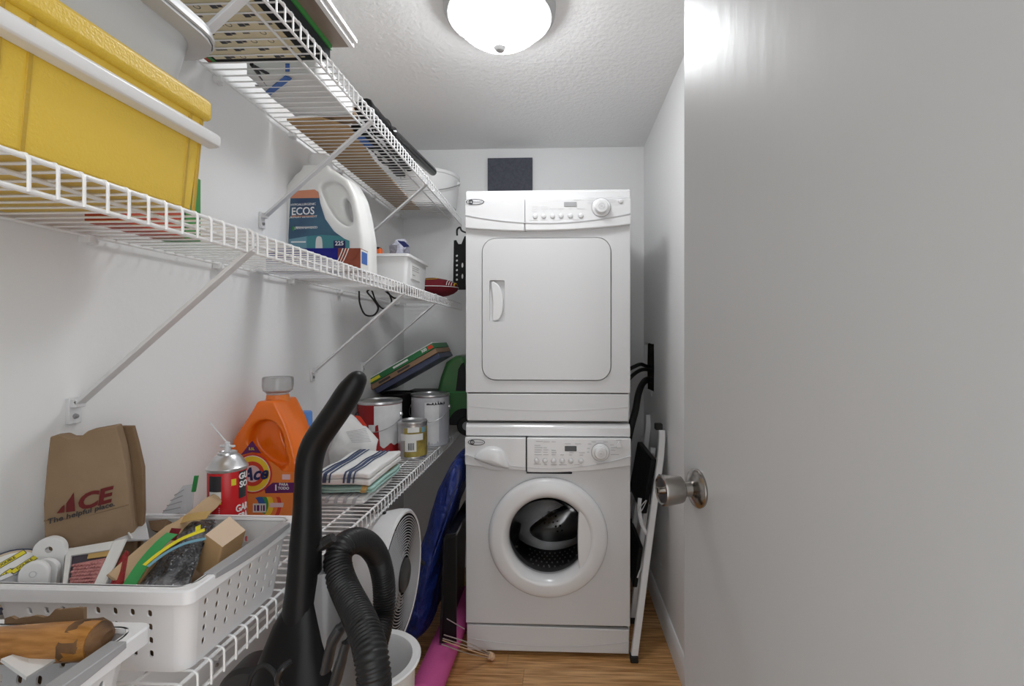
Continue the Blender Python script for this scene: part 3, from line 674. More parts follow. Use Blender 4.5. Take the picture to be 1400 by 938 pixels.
# tub on top of the bin
tz = zl + .0185
tb = thing('plastic_tub', 'translucent pale grey tub with a wide rounded rim on top of yellow bin', 'tub', (-.66, .45, tz))
ring = lambda x0, x1, y0, y1, z, r: [Vector((a, b, z)) for a, b in rrect(x0, y0, x1, y1, r, 6)]
X0, X1, Y0, Y1 = -.782, -.512, .12, BY1 + .050
def tring(d, z, r): return ring(X0 + d, X1 - d, Y0 + d, Y1 - d, tz + z, r)
obj('tub_body', MB().loft([tring(.036, 0, .05), tring(.034, .006, .05), tring(.016, .088, .055), tring(.0, .090, .06), tring(-.006, .092, .062), tring(-.007, .112, .062), tring(-.002, .116, .06), tring(.012, .114, .055), tring(.030, .012, .05)], True), 'tub_plastic', tb, world=True)
obj('rim_lip', MB().loft([tring(-.0072, .096, .062), tring(-.0095, .098, .064), tring(-.0095, .104, .064), tring(-.0072, .106, .062)], False), 'tub_plastic', tb, world=True)

# white jug
JD = 1.36; JF = S(450, 300, JD).y
jl = lambda px, py: (lambda q: (q.x, q.z))(Wy(px, py, JF))
jm = lambda px, py: (lambda q: (q.x, q.z))(Wy(px, py, JF + .055))
jg = thing('detergent_jug', 'big white laundry detergent jug with a dark blue label and open handle', 'jug', (Wy(452, 300, JF).x, JF + .07, ZM))
out = [(393, 378), (392, 330), (393, 285), (398, 262), (412, 246), (421, 240), (422, 233), (461, 233), (462, 240), (472, 243), (488, 252), (499, 272), (506, 300), (511, 330), (512, 378)]
outl = [jm(a, b) for a, b in out]; outl[0] = (outl[0][0], ZM + .003); outl[-1] = (outl[-1][0], ZM + .003)
hol = sm2([jm(a, b) for a, b in ((474, 272), (479, 276), (484, 287), (487, 300), (486, 306), (481, 304), (477, 296), (474, 284))], 4)
rec = sm2([jm(a, b) for a, b in ((450, 262), (462, 255), (474, 258), (484, 269), (489, 288), (492, 306), (489, 313), (480, 312), (467, 301), (456, 282))], 4)
def jugbody(outl, rec, hol, y, d):
    xs = [p[0] for p in outl]; xc = (min(xs) + max(xs)) / 2
    sq = lambda l, k: [(xc + (a - xc) * k, b) for a, b in l]
    mb = MB().prism([outl, rec], y + d * .27, y + d * .73).prism([sq(outl, .96), rec], y + d * .12, y + d * .88).prism([sq(outl, .91), rec], y, y + d)
    return mb.prism([grow(rec), hol], y + d * .30, y + d * .70)
def grow(l, k=.10):
    cx_, cy_ = sum(p[0] for p in l) / len(l), sum(p[1] for p in l) / len(l)
    return [(a + (a - cx_) * k, b + (b - cy_) * k) for a, b in l]
jb = jugbody(outl, rec, hol, JF + .004, .104)
obj('jug_body', jb, 'jug_white', jg, world=True, remesh=.0045, smooth=14)
cx = Wy(438.5, 225, JF + .058).x
obj('cap', MB().lathe([(0, 0), (.033, 0), (.034, .004), (.033, .052), (.030, .057), (0, .058)], (cx, JF + .058, jm(441, 238)[1] - .004), 'z', 32), 'white_plastic', jg, world=True, bevel=0)
lab = [(394.5, 372), (394, 322), (395.5, 290), (397, 267), (402, 261), (430, 259), (434.5, 262), (437, 277), (444, 299), (456, 316), (470, 326), (477, 329), (478, 372)]
labm = lambda u, v, w: Vector((u, JF + .003 - w, v))
def lp(l): return [jl(a, b) for a, b in l]
o = obj('label_panel', MB().prism([lp(lab)], 0, .0018, labm), 'ecos_blue', jg, world=True)
obj('label_coral_band', MB().prism([lp([(396.8, 271), (397.2, 267), (402, 261), (430, 259), (434.5, 262), (436.2, 270.5)])], .0018, .0024, labm), 'ecos_coral', o, world=True)
obj('label_teal_band', MB().prism([lp([(419, 372), (419, 323), (440, 321), (463, 322.5), (470, 326.2), (477, 329.2), (477.8, 372)])], .0018, .0022, labm), 'ecos_teal', o, world=True)
obj('label_pale_band', MB().prism([lp([(395, 372), (395, 327), (419, 323), (419, 372)])], .0018, .0022, labm), 'ecos_pale', o, world=True)
def jt(name, s, px, py, pxw, size, mt, **k):
    u, v = jl(px, py); obj(name, text_mb(s, size, lambda a, b, c: labm(u + a, v + b + a * .03, .0026 + c), **k), mt, o, world=True)
PXM = JD / F
jt('lettering_brand', 'ECOS', 414, 289, 0, 14.5 * PXM, 'print_white', bold=.012, sx=.90)
jt('lettering', 'HYPOALLERGENIC', 414.5, 279.5, 0, 4.2 * PXM, 'print_white')
jt('lettering', 'LAUNDRY DETERGENT', 414, 296.5, 0, 3.8 * PXM, 'print_white', bold=.01)
jt('lettering_plant', 'PLANT-POWERED', 417, 311.5, 0, 4.3 * PXM, 'print_white', bold=.01)
obj('small_print', lines([(jl(404, 0)[0], jl(430, 0)[0], jl(0, 314.5)[1]), (jl(398, 0)[0], jl(418, 0)[0], jl(0, 334)[1])], lambda u, v, w: labm(u, v, .0026 + w), .004), 'print_white', o, world=True)
obj('coral_print', lines([(jl(398, 0)[0], jl(430, 0)[0], jl(0, 299.7)[1])], lambda u, v, w: labm(u, v, .0026 + w), .003), 'ecos_coral', o, world=True)
obj('leaf_mark', MB().prism([sm2(lp([(401, 316), (399, 312), (401, 309), (403, 312)]), 3)], .0026, .003, labm), 'print_green', o, world=True)
obj('badge', MB().prism([sm2(lp([(432, 345), (432, 327), (436, 323), (440, 327), (440, 345)]), 3)], .0022, .003, labm), 'label_white', o, world=True)
obj('count_badge', MB().prism([lp([(456, 345), (456, 329), (472, 329), (472, 345)])], .0022, .003, labm), 'label_navy', o, world=True)
u_, v_ = jl(464, 333); obj('lettering_count', text_mb('225', 8 * PXM, lambda a, b, c: labm(u_ + a, v_ + b, .0034 + c), bold=.02), 'print_white', o, world=True)

# foil box
fb = thing('foil_box', 'long narrow blue and rust-brown carton with white curved stripes before the white jug', 'carton', (-.61, 1.22, ZM))
f0, f1, fyy, fz0, fz1 = -.755, -.508, 1.185, ZM + .001, ZM + .056
fxm = Wy(462, 345, fyy).x
obj('blue_part', MB().box((f0, fyy, fz0), (fxm, fyy + .05, fz1)), 'box_blue', fb, world=True, bevel=.001)
rp = obj('rust_part', MB().box((fxm, fyy, fz0), (f1, fyy + .05, fz1 - .0005)), 'box_rust', fb, world=True, bevel=.001)
for k in range(3):
    u0 = fxm + .004 + k * .0075
    path = [(u0 - .022 + .030 * (t ** .6), fz0 + .004 + .05 * t) for t in lin(0, 1, 8)]
    obj('white_stripe', MB().prism([[(a, b) for a, b in path] + [(a + .0022, b) for a, b in reversed(path)]], fyy - .0008, fyy), 'print_white', fb, world=True)
obj('end_flap', MB().box((f1, fyy + .002, fz0 + .002), (f1 + .001, fyy + .048, fz1 - .003)), 'label_white', fb, world=True)
obj('end_print', MB().box((f1 + .001, fyy + .006, fz0 + .016), (f1 + .0015, fyy + .04, fz1 - .008)), 'label_blue', fb, world=True)
fl_ = [(fxm + .030, fz1 - .004), (f1 - .002, fz1 - .004), (f1 - .012, fz1 - .026), (f1 - .022, fz1 - .031), (fxm + .026, fz1 - .031)]
obj('tear_flap', MB().prism([fl_], fyy - .0015, fyy), 'box_rust', fb, world=True)

# small white bin with packet
wy0, wy1, wx0, wx1 = 1.56, 1.80, -.66, -.507
wb = thing('small_bin', 'small white plastic bin with a paper label behind the white jug', 'bin', ((wx0 + wx1) / 2, (wy0 + wy1) / 2, ZM))
def wr_(d, z, r=.012): return [Vector((a, b, ZM + z)) for a, b in rrect(wx0 + d, wy0 + d, wx1 - d, wy1 - d, r, 4)]
obj('bin_body', MB().loft([wr_(.01, .001), wr_(.004, .098), wr_(-.004, .099), wr_(-.004, .108), wr_(.003, .108), wr_(.008, .006)], True), 'white_plastic', wb, world=True)
obj('paper_label', MB().box((wx1 - .007, wy0 + .05, ZM + .03), (wx1 - .0035, wy0 + .15, ZM + .085)), 'label_white', wb, world=True)
obj('label_print', lines([(wy0 + .06, wy0 + .14, ZM + .075), (wy0 + .06, wy0 + .13, ZM + .068), (wy0 + .06, wy0 + .135, ZM + .061), (wy0 + .06, wy0 + .09, ZM + .045)], lambda u, v, w: Vector((wx1 - .0034 + w, u, v)), .0025), 'print_grey', wb, world=True)
pb = thing('plastic_pouch', 'crumpled clear pouch with a blue-violet printed corner in the small white bin', 'pouch', (-.6, 1.66, ZM + .1))
a, b, c, d = S(526, 352, 1.64), S(535, 330, 1.66), S(556, 333, 1.66), S(548, 352, 1.63)
o = obj('film', crumple(MB().ell(((a.x + c.x) / 2, 1.67, (ZM + .075 + b.z) / 2), ((c.x - a.x) / 2, .05, (b.z - ZM - .06) / 2 + .008), 20, 12), .022, 30, 5), 'poly_blue', pb, world=True)
obj('blue_corner', MB().slab([S(543, 329, 1.62), S(553, 330, 1.62), S(560, 337, 1.62), S(552, 338, 1.62)], .003), 'label_navy', pb, world=True)
a = S(515, 344, 1.60)
og = thing('glue_bottle', 'tiny orange and black cap poking out of the small white bin', 'bottle', (a.x, a.y + .02, ZM + .01))
obj('cap', MB().box((-.009, -.012, .06), (.009, .012, .122)), 'orange_tag', og, bevel=.002)
obj('nozzle', MB().box((-.0095, -.0125, .118), (.006, .0125, .126)), 'rubber', og, bevel=.002)
# maroon cushion
cu0 = Wy(592, 392, 2.06); cc = Vector((cu0.x, 2.07, ZM + .004))
cu = thing('plush_football', 'maroon stuffed cushion with white stripes and yellow end on the eye-height shelf', 'cushion', cc)
def lens(a, b, h, p0=0, seg=32, rings=10):
    mb = MB(); rr = []
    for i in range(rings + 1):
        t = -PI / 2 + PI * i / rings; q = max(math.cos(t), .01)
        rr.append([Vector((q * a * math.cos(2 * PI * k / seg), q * b * math.sin(2 * PI * k / seg), h * (1 + math.sin(t)))) for k in range(seg)])
    return mb.loft(rr)
obj('cushion_body', lens(.110, .085, .042), 'maroon', cu)
def lp3(u, v, up=.001): # point on the top of the cushion
    q = 1 - (u / .110) ** 2 - (v / .085) ** 2; return Vector((u, v, .042 * (1 + math.sqrt(max(q, 0))) + up))
obj('white_piping', MB().tube([(.1105 * math.cos(t), .0855 * math.sin(t), .042) for t in lin(0, 2 * PI, 40)][:-1], .0016, 6, closed=True), 'print_white', cu)
for k in range(3):
    u = .072 + k * .0085; m_ = .085 * math.sqrt(max(1 - (u / .110) ** 2, 0)) * .98
    obj('white_stripe', MB().tube([lp3(u, v, 0) for v in lin(-m_, m_, 16)], .0017, 6), 'print_white', cu)
u = .099; m_ = .085 * math.sqrt(1 - (u / .110) ** 2) * .98
obj('yellow_stripe', MB().tube([lp3(u, v, 0) for v in lin(-m_, m_, 16)], .0035, 6), 'gold_cloth', cu)
mb = MB(); g = [(u, v) for u, v in circ(-.005, -.034, .036, 24, .028)]
mb.add([lp3(u, v, .0012) for u, v in g] + [lp3(-.005, -.034, .0015)], [(i, (i + 1) % 24, 24) for i in range(24)])
obj('yellow_emblem', mb, 'gold_cloth', cu)
mb = MB(); g = circ(-.005, -.034, .024, 24, .018)
mb.add([lp3(u, v, .002) for u, v in g] + [lp3(-.005, -.034, .0025)], [(i, (i + 1) % 24, 24) for i in range(24)])
obj('emblem_centre', mb, 'maroon', cu)
m2 = Wy(563, 386, 2.0)
o = obj('knit_cap', crumple(lens(.052, .06, .02), .006, 30, 3).shift(lambda p: p + Vector((-.705, 2.0, ZM + .006))), 'maroon', label='small plain maroon cloth lump between white bin and striped cushion', cat='cap')
# black perforated rack
ry = 2.10; ra_, rb_ = Wy(617.5, 330, ry), Wy(617.5, 396, ry)
x0 = -.478; zt_, zb_ = ra_.z, rb_.z
hl = [circ(x0 + .017, zb_ + .045 + k * .0215, .0055, 10) for k in range(6)] + [circ(x0 + .042, zb_ + .06 + k * .05, .005, 10, .012) for k in range(2)]
ol = [(x0, zb_), (x0 + .115, zb_), (x0 + .115, zt_ + .03), (x0 + .052, zt_ + .022), (x0 + .038, zt_ - .012), (x0 + .024, zt_ - .012), (x0 + .014, zt_ + .006), (x0 + .004, zt_ + .004)]
rk = thing('hanging_rack', 'black perforated plastic rack hooked under the end of the topmost shelf', 'rack', (x0 + .05, ry, zb_))
obj('perforated_plate', MB().prism([ol] + hl, ry, ry + .01), 'black_plastic', rk, world=True, bevel=.001)
obj('hook', MB().tube(smoothpath([Wy(625, 322, ry - .01), Wy(625, 314, ry - .01), Wy(629, 311, ry - .01), Wy(632, 316, ry - .01), (x0 + .085, ry, zt_ + .03)], 5), .004, 8), 'black_plastic', rk, world=True)
# cable under the shelf
cp = [S(491, 398, 1.66), S(492, 415, 1.66), S(499, 430, 1.67), S(511, 431, 1.68), S(517, 421, 1.69), S(510, 409, 1.69), S(502, 399, 1.70), S(508, 397, 1.72), S(514, 412, 1.73), S(524, 422, 1.74), S(535, 414, 1.75), S(532, 402, 1.75), S(526, 397, 1.74), S(538, 407, 1.76), S(546, 407, 1.77), S(548, 400, 1.77), S(543, 399, 1.78)]
obj('power_cable', MB().tube(smoothpath(cp, 8), .0032, 8), 'rubber', label='black power cable looping down below the eye-height wire shelf', cat='cable')
# ================================================================ waist-high shelf: baskets
def make_basket(label, loc, lx=.300, ly=.258, h=.124):
    t = thing('laundry_basket', label, 'basket', loc, group='white perforated baskets on the waist-high shelf')
    tp, R = .018, .02                                     # taper, corner radius
    wx, wy = lx / 2 - .010, ly / 2 - .010
    def panel(axis, sgn, half, dist, cols):
        def mp(u, v, w):
            k = v / h; d = dist - tp * (1 - k) - w; uu = u * (1 - tp / half * (1 - k))
            return Vector((sgn * d, uu, v)) if axis == 'x' else Vector((uu, sgn * d, v))
        hs = []
        for i in range(cols):
            u = (i - (cols - 1) / 2) * .0245
            for j in range(4):
                v = .026 + j * .0195 - .010 * (1 - (2 * u / (cols * .0245)) ** 2) * 0 + .004 * math.cos(u * 16)
                hs.append(rrect(u - .0036, v - .005, u + .0036, v + .005, .0028, 2))
        hw = half - R
        return MB().prism([[(-hw, .0), (hw, .0), (hw, h), (-hw, h)]] + hs, 0, .0022, mp)
    obj('side_panel', panel('x', 1, wy, wx, 8), 'basket_plastic', t)
    obj('side_panel', panel('x', -1, wy, wx, 8), 'basket_plastic', t)
    obj('end_panel', panel('y', -1, wx, wy, 8), 'basket_plastic', t)
    obj('end_panel', panel('y', 1, wx, wy, 8), 'basket_plastic', t)
    for sx in (-1, 1):
        for sy in (-1, 1):
            rings = []
            for k in (0, 1):
                ww, hh = wx - tp * (1 - k), wy - tp * (1 - k)
                ux, uy = (wy - R) * (1 - tp / wy * (1 - k)), (wx - R) * (1 - tp / wx * (1 - k))
                r2 = ww - uy, hh - ux
                ring = []
                for i in range(7):
                    a = PI / 2 * i / 6; ring.append(Vector((sx * (uy + r2[0] * math.cos(a)), sy * (ux + r2[1] * math.sin(a)), h * k)))
                for i in range(6, -1, -1):
                    a = PI / 2 * i / 6; ring.append(Vector((sx * (uy + (r2[0] - .0022) * math.cos(a)), sy * (ux + (r2[1] - .0022) * math.sin(a)), h * k)))
                rings.append(ring)
            obj('corner', MB().loft(rings), 'basket_plastic', t)
    obj('bottom', MB().prism([rrect(-wx + tp, -wy + tp, wx - tp, wy - tp, R, 4)], 0, .003, lambda u, v, w: Vector((u, v, w))), 'basket_plastic', t)
    rr = lambda d, z: [Vector((a, b, z)) for a, b in rrect(-lx / 2 + d, -ly / 2 + d, lx / 2 - d, ly / 2 - d, .012 - d * .4, 6)]
    rim = obj('rim', MB().loft([rr(.0015, h - .018), rr(0, h - .018), rr(0, h - .002), rr(.002, h), rr(.014, h), rr(.016, h - .004), rr(.012, h - .006), rr(.002, h - .006), rr(.0015, h - .018)], False), 'basket_plastic', t)
    for s_ in (-1, 1):
        ys = lin(-ly * .33, ly * .36, 10); rings = []
        for y in ys:
            q = .006 + .006 * math.sin(PI * (y - ys[0]) / (ys[-1] - ys[0]))
            rings.append([Vector((s_ * (lx / 2 + .001), y, h - q)), Vector((s_ * (lx / 2 + .001), y, h + .0015)), Vector((s_ * (lx / 2 - .017), y, h + .0015)), Vector((s_ * (lx / 2 - .017), y, h - .007))])
        obj('handle_grip', MB().loft(rings), 'grey_plastic', rim, bevel=.001)
    return t
BH = .124; cR = S(412, 704, .862); nR = S(262, 818, .603)
bx1 = -.472; by1 = cR.y; by0 = nR.y
make_basket('white perforated basket full of bags, sticks and small hardware, in front of orange jug', (bx1 - .150, (by0 + by1) / 2, ZL + .0005), .300, by1 - by0, BH)
make_basket('white perforated basket holding a thick wooden handle', (bx1 - .140, .522 - (by1 - by0) / 2, ZL + .0005), .300, by1 - by0, BH)
zr = ZL + BH; zin = ZL + .004

# ---- in the near basket
hA, hB = S(-55, 885, .495), S(134, 875, .505)
ah = thing('wooden_handle', 'thick varnished wooden tool handle with a worn end lying across a white basket', 'handle', (hA.x, hA.y, ZL))
ax = (hB - hA).normalized(); L = (hB - hA).length
obj('shaft', MB().tube([hA + ax * q for q in (0, L * .3, L * .7, L * .93, L)], [.0165, .0175, .019, .0195, .0185], 24), 'wood_handle', ah, world=True)
o = obj('worn_end', crumple(MB().tube([hB - ax * .024, hB - ax * .008, hB + ax * .004, hB + ax * .010], [.0198, .0193, .0165, .008], 24), .003, 90), 'wood_worn', ah, world=True)
p0, p1, p2 = S(6, 842, .535), S(114, 836, .535), S(116, 858, .535)
mb = MB(); n = 14; rings = []
for i in range(n + 1):
    t = i / n; q = p0 + (p1 - p0) * t; top = .004 * noise.noise(Vector((t * 9, 0, 0))) - (.007 if t < .62 else 0)
    rings.append([q + Vector((0, 0, top + .004)), q + Vector((0, .004, top + .003)), q + Vector((0, .004, -.10)), q + Vector((0, 0, -.10))])
obj('torn_cardboard', mb.loft(rings), 'kraft_dark', label='torn edge of brown cardboard standing behind the wooden handle', cat='cardboard')
pts = [S(0, 905, .47), S(35, 930, .455), S(80, 902, .49), S(40, 890, .50)]
obj('white_card', MB().slab(pts, .003), 'paper_white', label='folded white card lying under the wooden handle', cat='card')
o = obj('black_pouch', crumple(gridbox((-.715, .32, zin + .012), (-.53, .47, zin + .045), (8, 8, 4)), .008, 20, 7), 'black_plastic', label='black pouch at the bottom of the basket with the wooden handle', cat='pouch'); weld(o)

# ---- in the far basket
tc = S(18, 790, .652)
ti = thing('tape_roll', 'grey tape roll with yellow and black printed strips on its face', 'tape roll', tc)
nrm = (CAM - tc).normalized(); nrm = (nrm + Vector((.25, .0, .55))).normalized(); e1_ = Vector((0, 0, 1)).cross(nrm).normalized(); e2_ = nrm.cross(e1_)
tmp = lambda u, v, w: e1_ * u + e2_ * v + nrm * w
RT_ = .040
obj('roll', MB().prism([circ(0, 0, RT_, 40), circ(0, 0, .012, 24)], -.022, 0, tmp), 'tape_navy', ti, bevel=.001)
obj('wrapper_edge', MB().prism([circ(0, 0, RT_ * .94, 40), circ(0, 0, .013, 24)], 0, .0008, tmp), 'tape_tan', ti)
lb = obj('face_label', MB().prism([circ(0, 0, RT_ * .86, 40), circ(0, 0, .0135, 24)], .0008, .0014, tmp), 'label_white', ti)
for k, (u0, v0, wd, an) in enumerate(((-.004, .024, .040, 24), (.012, .014, .030, 28), (-.012, .004, .028, 30), (.016, -.006, .030, 32), (.004, -.019, .034, 30))):
    ca, sa = math.cos(math.radians(an)), math.sin(math.radians(an))
    sm_ = lambda u, v, w, u0=u0, v0=v0, ca=ca, sa=sa: tmp(u0 + u * ca - v * sa, v0 + u * sa + v * ca, w)
    st = obj('printed_strip', MB().box((-wd / 2, -.0034, .0014), (wd / 2, .0034, .0018), lambda p: sm_(p.x, p.y, p.z)), 'print_black', lb)
    obj('strip_yellow', MB().box((-wd / 2 + .0008, -.0026, .0018), (wd / 2 - .0008, .0026, .0021), lambda p: sm_(p.x, p.y, p.z)), 'tape_yellow', lb)
    obj('strip_lettering', text_mb('DOUBLE', .0046, lambda a, b, c: sm_(a, b, .0023 + c), bold=.02, ext=.0001), 'print_black', lb)
obj('brown_carton', MB().box((-.715, by0 + .045, zin + .001), (-.515, by1 - .045, zin + .055)), 'kraft_dark', bevel=.002, label='added flat dark brown carton that darkens the holes of the full white basket', cat='carton')  # unseen filler, added so the basket's side holes look dark
# white tabs
def tab(name, label, px, py, d, wpx, lean=.0, hole=True, thick=.0085):
    c = S(px, py, d); r = wpx / 2 * d / F
    base = Vector((c.x - lean, c.y - .01, zin + .002))
    upv = (c - base).normalized(); u_ = Vector((1, .35, 0)).normalized(); u_ = (u_ - upv * u_.dot(upv)).normalized()
    hgt = (c - base).length
    loop = [(-r * .92, 0), (r * .92, 0)] + [(r * math.cos(t), hgt + r * math.sin(t)) for t in lin(0, PI, 16)]
    mp = pmap(base, u_, upv)
    t = thing(name, label, 'handle tab', base, group='white plastic tabs in the basket')
    holes = [circ(0, hgt + .001, r * .24, 14)] if hole else []
    obj('tab_plate', MB().prism([loop] + holes, 0, thick, mp), 'white_plastic', t, world=True, bevel=.0025, seg=3)
    if not hole:
        obj('dimple', MB().prism([circ(0, hgt, r * .26, 16), circ(0, hgt, r * .20, 16)], thick, thick + .0006, mp), 'enamel_shade', t, world=True)
tab('plastic_tab', 'white rounded plastic tab with an open hole, tallest of three in the basket', 72, 750, .690, 35)
tab('plastic_tab', 'white rounded plastic tab sandwiched between two others in the basket', 64, 779, .672, 32, hole=True)
tab('plastic_tab', 'white rounded plastic tab with a shallow dimple, lowest of three in the basket', 51, 782, .655, 33, hole=False)
# clamshell pack with pink bubble wrap
q = [S(86, 812, .640), S(140, 812, .640), S(174, 738, .70), S(92, 752, .70)]
cs = thing('bubble_pack', 'white-framed clear pack of pink bubble-wrapped goods in the basket', 'package', q[0])
def inq(u, v): return (q[0] * (1 - u) + q[1] * u) * (1 - v) + (q[3] * (1 - u) + q[2] * u) * v
nq = (q[1] - q[0]).cross(q[3] - q[0]).normalized()
def qprism(mb, uv, w0, w1): return mb.slab([inq(a, b) + nq * w0 for a, b in uv], w1 - w0)
mb = MB()
for uv in (((0, 0), (.10, 0), (.10, 1), (0, 1)), ((.72, 0), (1, 0), (1, 1), (.80, 1)), ((.10, .82), (.78, .82), (.80, 1), (.10, 1))): qprism(mb, uv, 0, .003)
obj('frame', mb, 'label_white', cs, world=True)
obj('dark_backing', qprism(MB(), ((.08, 0), (.76, 0), (.80, .86), (.08, .86)), -.006, .0), 'foil_dark', cs, world=True)
mb = MB()
for i in range(9):
    for j in range(7):
        c = inq(.18 + i * .062 + .03 * (j % 2), .16 + j * .07) + nq * .002; mb.ell(c, (.0030, .0030, .0022), 8, 5)
bw_ = obj('bubble_wrap', qprism(MB(), ((.12, .10), (.74, .06), (.76, .66), (.20, .62)), .0005, .0022), 'bubble_pink', cs, world=True)
obj('bubbles', mb, 'bubble_pink', bw_, world=True, kind='stuff')
obj('gold_strip', qprism(MB(), ((.40, .70), (.77, .70), (.78, .81), (.40, .81)), .0005, .0015), 'towel_gold', cs, world=True)
# red foil corner
rf = [S(150, 812, .645), S(166, 812, .645), S(176, 755, .69), S(168, 765, .685)]
o = obj('foil_wrapper', crumple(MB().slab(rf, .006), .002, 60), 'foil_red', label='shiny red foil wrapper between bubble pack and paint stick', cat='wrapper')
# clear clamshell
a = [S(140, 742, .75), S(205, 740, .75), S(200, 716, .80), S(165, 716, .80)]
ck = thing('clear_clamshell', 'empty clear plastic clamshell leaning before the brown paper bag', 'clamshell', a[0])
obj('shell', MB().slab(a, .004), 'poly_milky', ck, world=True, bevel=.001)
obj('shell_side', MB().slab([S(140, 742, .749), S(165, 716, .799), S(150, 722, .80), S(128, 750, .75)], .003), 'poly_milky', ck, world=True)
obj('edge_ridge', MB().tube([S(166, 715, .795), S(180, 735, .75)], .0016, 6), 'print_white', ck, world=True)
# paint stick
s0, s1 = S(172, 790, .665), S(298, 680, .87)
sv = (s1 - s0).normalized(); sn = (CAM - s0).normalized(); sw = sv.cross(sn).normalized(); sn = sw.cross(sv)
smp = lambda u, v, w: s0 + sv * u + sw * v + sn * w
L = (s1 - s0).length
prof = [(-.01, -.020), (L * .25, -.021), (L * .48, -.020), (L * .58, -.015), (L * .70, -.0135), (L * .92, -.013), (L, -.010), (L * 1.015, 0), (L, .010), (L * .92, .0125), (L * .66, .0125), (L * .55, .016), (L * .45, .019), (L * .2, .021), (-.01, .021)]
obj('paint_stick', MB().prism([prof], -.005, 0, smp), 'wood_stick', bevel=.0008, label='pale wooden paint stirring stick sticking out of the basket', cat='stick')
# brown carton under the stick
a = [S(140, 815, .655), S(178, 815, .655), S(212, 765, .70), S(172, 770, .70)]
obj('brown_carton', MB().slab(a, -.03), 'cardboard', bevel=.001, label='brown carton wedged under the broad end of paint stick', cat='carton')
a = [S(203, 712, .85), S(228, 710, .84), S(222, 728, .82), S(206, 724, .83)]
obj('cardboard_scrap', MB().slab(a, .012), 'kraft_dark', label='dark brown cardboard scrap behind the paint stick', cat='cardboard')
# zip bags
def zipbag(name, label, body, mtl, strips, seed):
    t = thing(name, label, 'zip bag', body[0])
    n_ = 10; mb = MB(); A, B, C, D_ = body
    top = []; nn = (B - A).cross(D_ - A).normalized()
    if nn.z < 0: nn = -nn
    vs = []
    for j in range(n_ + 1):
        for i in range(n_ + 1):
            u, v = i / n_, j / n_; pnt = (A * (1 - u) + B * u) * (1 - v) + (D_ * (1 - u) + C * u) * v
            bul = .010 * math.sin(PI * u) * math.sin(PI * v) + .006 * noise.noise(Vector((u * 5 + seed, v * 5, seed)))
            vs.append(pnt + nn * bul)
    fs = [(j * (n_ + 1) + i, j * (n_ + 1) + i + 1, (j + 1) * (n_ + 1) + i + 1, (j + 1) * (n_ + 1) + i) for j in range(n_) for i in range(n_)]
    m = len(vs); vs2 = [p_ - nn * .006 for p_ in vs]
    o = obj('film', MB().add(vs, fs).add(vs2, fs), mtl, t, world=True, sub=1)
    for nm, mt, pth, r in strips: obj(nm, ribbon(smoothpath([p_ + nn * .012 for p_ in pth], 6), r * 3.4, nn + Vector((0, -.3, 0))), mt, t, world=True)
    return t
zipbag('zip_bag', 'clear zip bag of dark parts with green, yellow and blue zipper strips', [S(182, 812, .655), S(252, 812, .66), S(285, 722, .76), S(232, 742, .74)], 'bag_dark',
       [('green_zipper', 'label_green', [S(178, 812, .645), S(200, 778, .675), S(222, 752, .705), S(238, 738, .725)], .0052),
        ('yellow_zipper', 'tape_yellow', [S(200, 782, .66), S(222, 764, .68), S(250, 746, .70), S(282, 733, .715)], .0016),
        ('blue_zipper', 'ecos_pale', [S(205, 784, .655), S(228, 766, .675), S(255, 752, .695), S(284, 745, .71)], .0013)], 2)
zipbag('zip_bag', 'grey zip bag with a gold and maroon corner beside the pale cardboard box', [S(236, 745, .745), S(272, 742, .745), S(296, 710, .82), S(252, 712, .81)], 'bag_dark',
       [('gold_band', 'towel_gold', [S(246, 722, .79), S(264, 716, .79), S(288, 713, .79)], .005), ('maroon_band', 'maroon', [S(236, 748, .73), S(244, 732, .74)], .005), ('yellow_tip', 'tape_yellow', [S(270, 733, .735), S(277, 730, .738)], .003)], 5)
# pale box
k0 = [S(281, 731, .745), S(304, 748, .735), S(336, 725, .80), S(314, 706, .81)]
kb = thing('cardboard_box', 'small open cardboard box with a pale inside flap at the basket edge', 'box', k0[0])
obj('pale_flap', MB().slab(k0, -.003), 'cardboard_pale', kb, world=True)
dn = Vector((-.006, -.012, -.05))
obj('box_side', MB().slab([k0[0], k0[1], k0[1] + dn, k0[0] + dn], .003), 'cardboard', kb, world=True)
obj('box_side', MB().slab([k0[1], k0[2], k0[2] + dn * .6, k0[1] + dn * .6], .003), 'cardboard', kb, world=True)
# ---- paper bags standing against the wall
gy = S(110, 650, .775).y
bgp = lambda px, py, d=.775: S(px, py, d)
b0 = [(62, 790), (59, 690), (63, 640), (68, 597), (85, 595), (94, 599), (108, 599), (120, 589), (158, 582), (166, 610), (172, 640), (178, 690), (183, 730), (180, 790)]
ab = thing('paper_bag', 'brown paper bag with red lettering standing between basket and wall', 'paper bag', S(120, 790, .74))
mb = MB(); BD = lambda a: .690 + .075 * (a - 60) / 118.0
fr = [S(a, b, BD(a)) for a, b in b0]; bk = [q_ + Vector((-.010, .022, 0)) for q_ in fr]
mb.loft([fr, bk], True)
bagm = pmap(fr[2], (S(170, 632, .775) - fr[2]), Vector((0, 0, 1)))
obj('bag_body', mb, 'kraft', ab, world=True, bevel=.002)
bx_ = (S(170, 632, .775) - fr[2]); bx_.z = 0; bx_.normalize()
c0 = S(113, 688, .7755); nb = bx_.cross(Vector((0, 0, 1)))
def bagt(px, py, tilt=.13):
    # ride on the sheared front of the bag, just proud of it
    t_ = (px - 63) / (172 - 63.0); d_ = .795 if px < 95 else .775
    o_ = S(px, py, .782); uu = (bx_ + Vector((0, 0, tilt))).normalized()
    return lambda a, b, c: o_ + uu * a + Vector((0, 0, 1)) * b - Vector((0, 1, 0)) * (.0012 + c)
